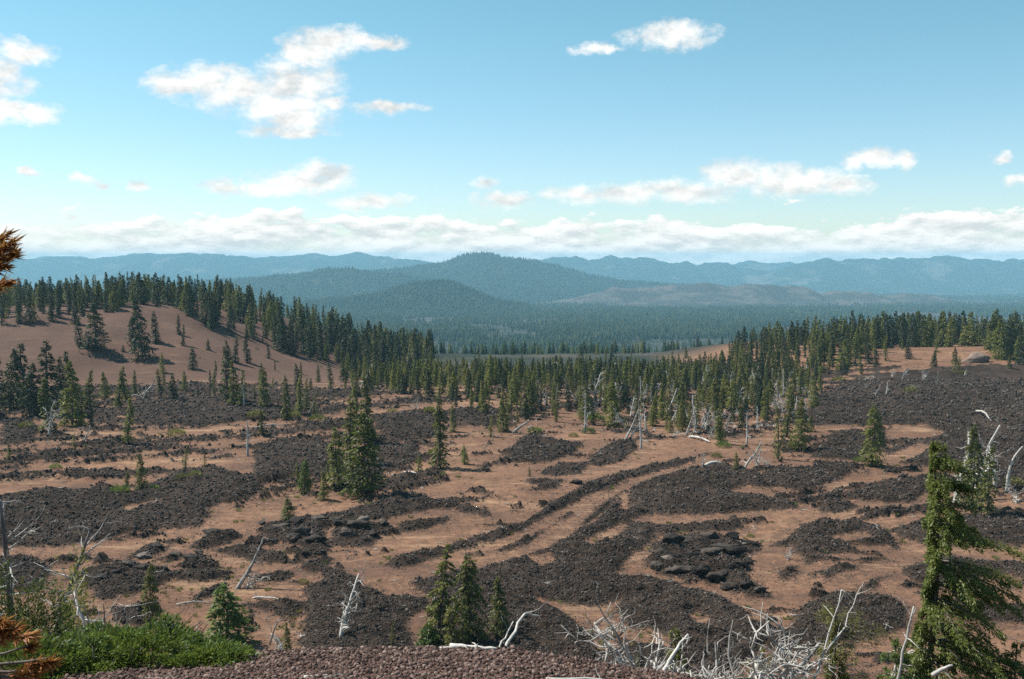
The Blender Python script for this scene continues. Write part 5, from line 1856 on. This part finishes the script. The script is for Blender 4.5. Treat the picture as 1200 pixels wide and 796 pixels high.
# ------------------------------------------------------------------ lava outcrops
def outcrop(name, label, spots, group=None, mat='lava'):
    c = at(*spots[0][:2])
    o = Vector((c.x, c.y, gz(c.x, c.y)))
    e = empty(name, o, label=label, category='rock', group=group)
    for i, (px, py, wpx, hpx) in enumerate(spots):
        p = at(px, py)
        V, F = rock_shape(600 + i * 3 + int(px), 3, 1.0, 0.9)
        s = p.y / FPX
        r = np.random.default_rng(i + int(px))
        V = V * (1 + 0.5 * (fbm(V[:, 0] * 2.2 + i, V[:, 1] * 2.2 + V[:, 2] * 1.7, 4, i)[:, None] - 0.5) * 2)
        V = V * (1 + 0.30 * (np.abs(fbm(V[:, 0] * 5.5 + V[:, 2] * 3, V[:, 1] * 5.5 - V[:, 2] * 4, 3, i + 9) - 0.5)[:, None] * 2 - 0.3))
        a = r.uniform(-0.25, 0.25)
        V = V * np.array([wpx / 2 * s, max(0.6, wpx * 0.30 * s), hpx * 0.52 * s])
        V = np.stack([V[:, 0] * math.cos(a) - V[:, 1] * math.sin(a), V[:, 0] * math.sin(a) + V[:, 1] * math.cos(a), V[:, 2]], -1)
        b = link('block' if len(spots) > 1 else 'stone', mesh_np('block', V, tris=F, mats=[M[mat]]), e)
        b.location = Vector((p.x, p.y, gz(p.x, p.y) + 0.12 * hpx * s)) - o
    return e


outcrop('lava_outcrop', 'jagged black slabs of an upheaved lava outcrop on the central flow', [
    (770, 668, 26, 13), (790, 645, 30, 14), (772, 653, 22, 10), (806, 641, 24, 12), (830, 638, 30, 12), (856, 637, 28, 10), (880, 641, 20, 8), (796, 673, 30, 13), (820, 678, 30, 15), (843, 681, 32, 17),
    (870, 668, 22, 12), (804, 659, 34, 12), (834, 656, 36, 13), (862, 656, 28, 11), (876, 660, 16, 9), (856, 691, 22, 10), (874, 692, 20, 9), (890, 697, 18, 7), (848, 647, 30, 8), (816, 650, 22, 8), (780, 660, 20, 9), (858, 672, 24, 10)], 'black lava outcrops')
outcrop('lava_outcrop', 'black jagged rock mound with blocks on the cinder left of centre', [
    (330, 622, 26, 10), (350, 616, 24, 9), (372, 613, 22, 8), (355, 633, 30, 13), (372, 640, 24, 11), (345, 637, 18, 9), (400, 620, 24, 10), (420, 626, 24, 12), (438, 630, 18, 9), (408, 634, 26, 12), (425, 616, 22, 8), (392, 614, 18, 7), (318, 624, 16, 7), (450, 620, 18, 7)], 'black lava outcrops')
outcrop('lava_outcrop', 'low black rock ridge on brown cinder at the lower left', [
    (168, 654, 22, 8), (183, 645, 24, 9), (225, 657, 22, 9), (233, 652, 14, 7), (249, 663, 14, 6), (205, 652, 16, 7), (150, 668, 20, 8), (165, 675, 20, 8), (135, 678, 20, 8), (120, 684, 18, 8), (250, 632, 26, 7), (270, 630, 16, 6)], 'black lava outcrops')
outcrop('boulder', 'single dark boulder on the pale cinder flat beside a levee', [(677, 567, 13, 9)])
outcrop('rock_knob', 'pale brown rock knob on the low hill before the dense end stand', [(1144, 424, 30, 15)], None, 'pale_rock')
outcrop('boulder', 'small dark double rock on orange cinder below green tufts', [(307, 614, 11, 6)])


# ------------------------------------------------------------------ dying fir beside the camera with orange needles
def orange_fir():
    r = np.random.default_rng(5)
    d = 3.0
    x0 = px_world(-190, 400, d)[0]
    o = Vector((x0, d, gz(x0, d)))
    e = empty('dying_conifer', o, label='dying fir with tufts of orange needles at the left edge', category='tree')
    hgt = 0.75 - o.z
    tr = wander((0, 0, -0.1), (0.02, 0, 1), hgt + 0.6, 8, 0.03, r)
    link('trunk', Bag().add(*tube(tr, 0.05 * np.linspace(1.2, 0.5, 9), 8)).mesh('trunk', [M['bark']], True), e)

    def bough(tips, start):
        wood, nee = Bag(), Bag()
        for (px, py, dd, rr, n) in tips:
            tip = np.array(in_air(px, py, dd)) - np.array(o)
            st = np.array(start)
            t = np.linspace(0, 1, 8)[:, None]
            pts = st + (tip - st) * t + np.array([0, 0, -0.06]) * np.sin(np.pi * t) + 0.008 * r.normal(size=(8, 3))
            wood.add(*tube(pts, 0.008 * np.linspace(1.3, 0.4, 8), 5))
            n = int(n * 0.33)
            s = 1 - rr * r.random(n) ** 0.8
            P = st + (tip - st) * s[:, None] + np.array([0, 0, -0.06]) * np.sin(np.pi * s)[:, None]
            ax = (tip - st) / np.linalg.norm(tip - st)
            U = ax * 0.9 + 0.42 * r.normal(size=(n, 3)) + np.array([0, 0, 0.15])
            ln = r.uniform(0.026, 0.052, n)
            V, Q = leaves(P, U, ln, ln * 0.13, r, 0.3)
            nee.add(V, Q)
        b = link('bough', wood.mesh('bough', [M['bark']], True), e)
        link('needles', nee.mesh('needles', [M['orange']]), b)

    zt = lambda py: px_world(0, py, d)[1] - o.z
    bough([(14, 285, 2.9, 0.22, 900), (18, 297, 3.0, 0.20, 800), (8, 275, 3.0, 0.2, 800), (4, 312, 2.9, 0.2, 800), (9, 330, 3.1, 0.2, 700), (-4, 300, 3.0, 0.3, 900), (-2, 338, 3.0, 0.25, 600)], (0.0, 0.0, zt(330)))
    bough([(20, 737, 2.9, 0.16, 700), (38, 744, 3.0, 0.12, 260), (5, 728, 2.9, 0.16, 500), (14, 745, 2.9, 0.16, 500)], (0.0, 0.0, zt(700)))
    bough([(62, 776, 2.9, 0.13, 650), (50, 782, 3.0, 0.12, 500), (36, 757, 3.0, 0.06, 300), (40, 790, 2.9, 0.14, 500)], (0.0, 0.0, zt(735)))


orange_fir()
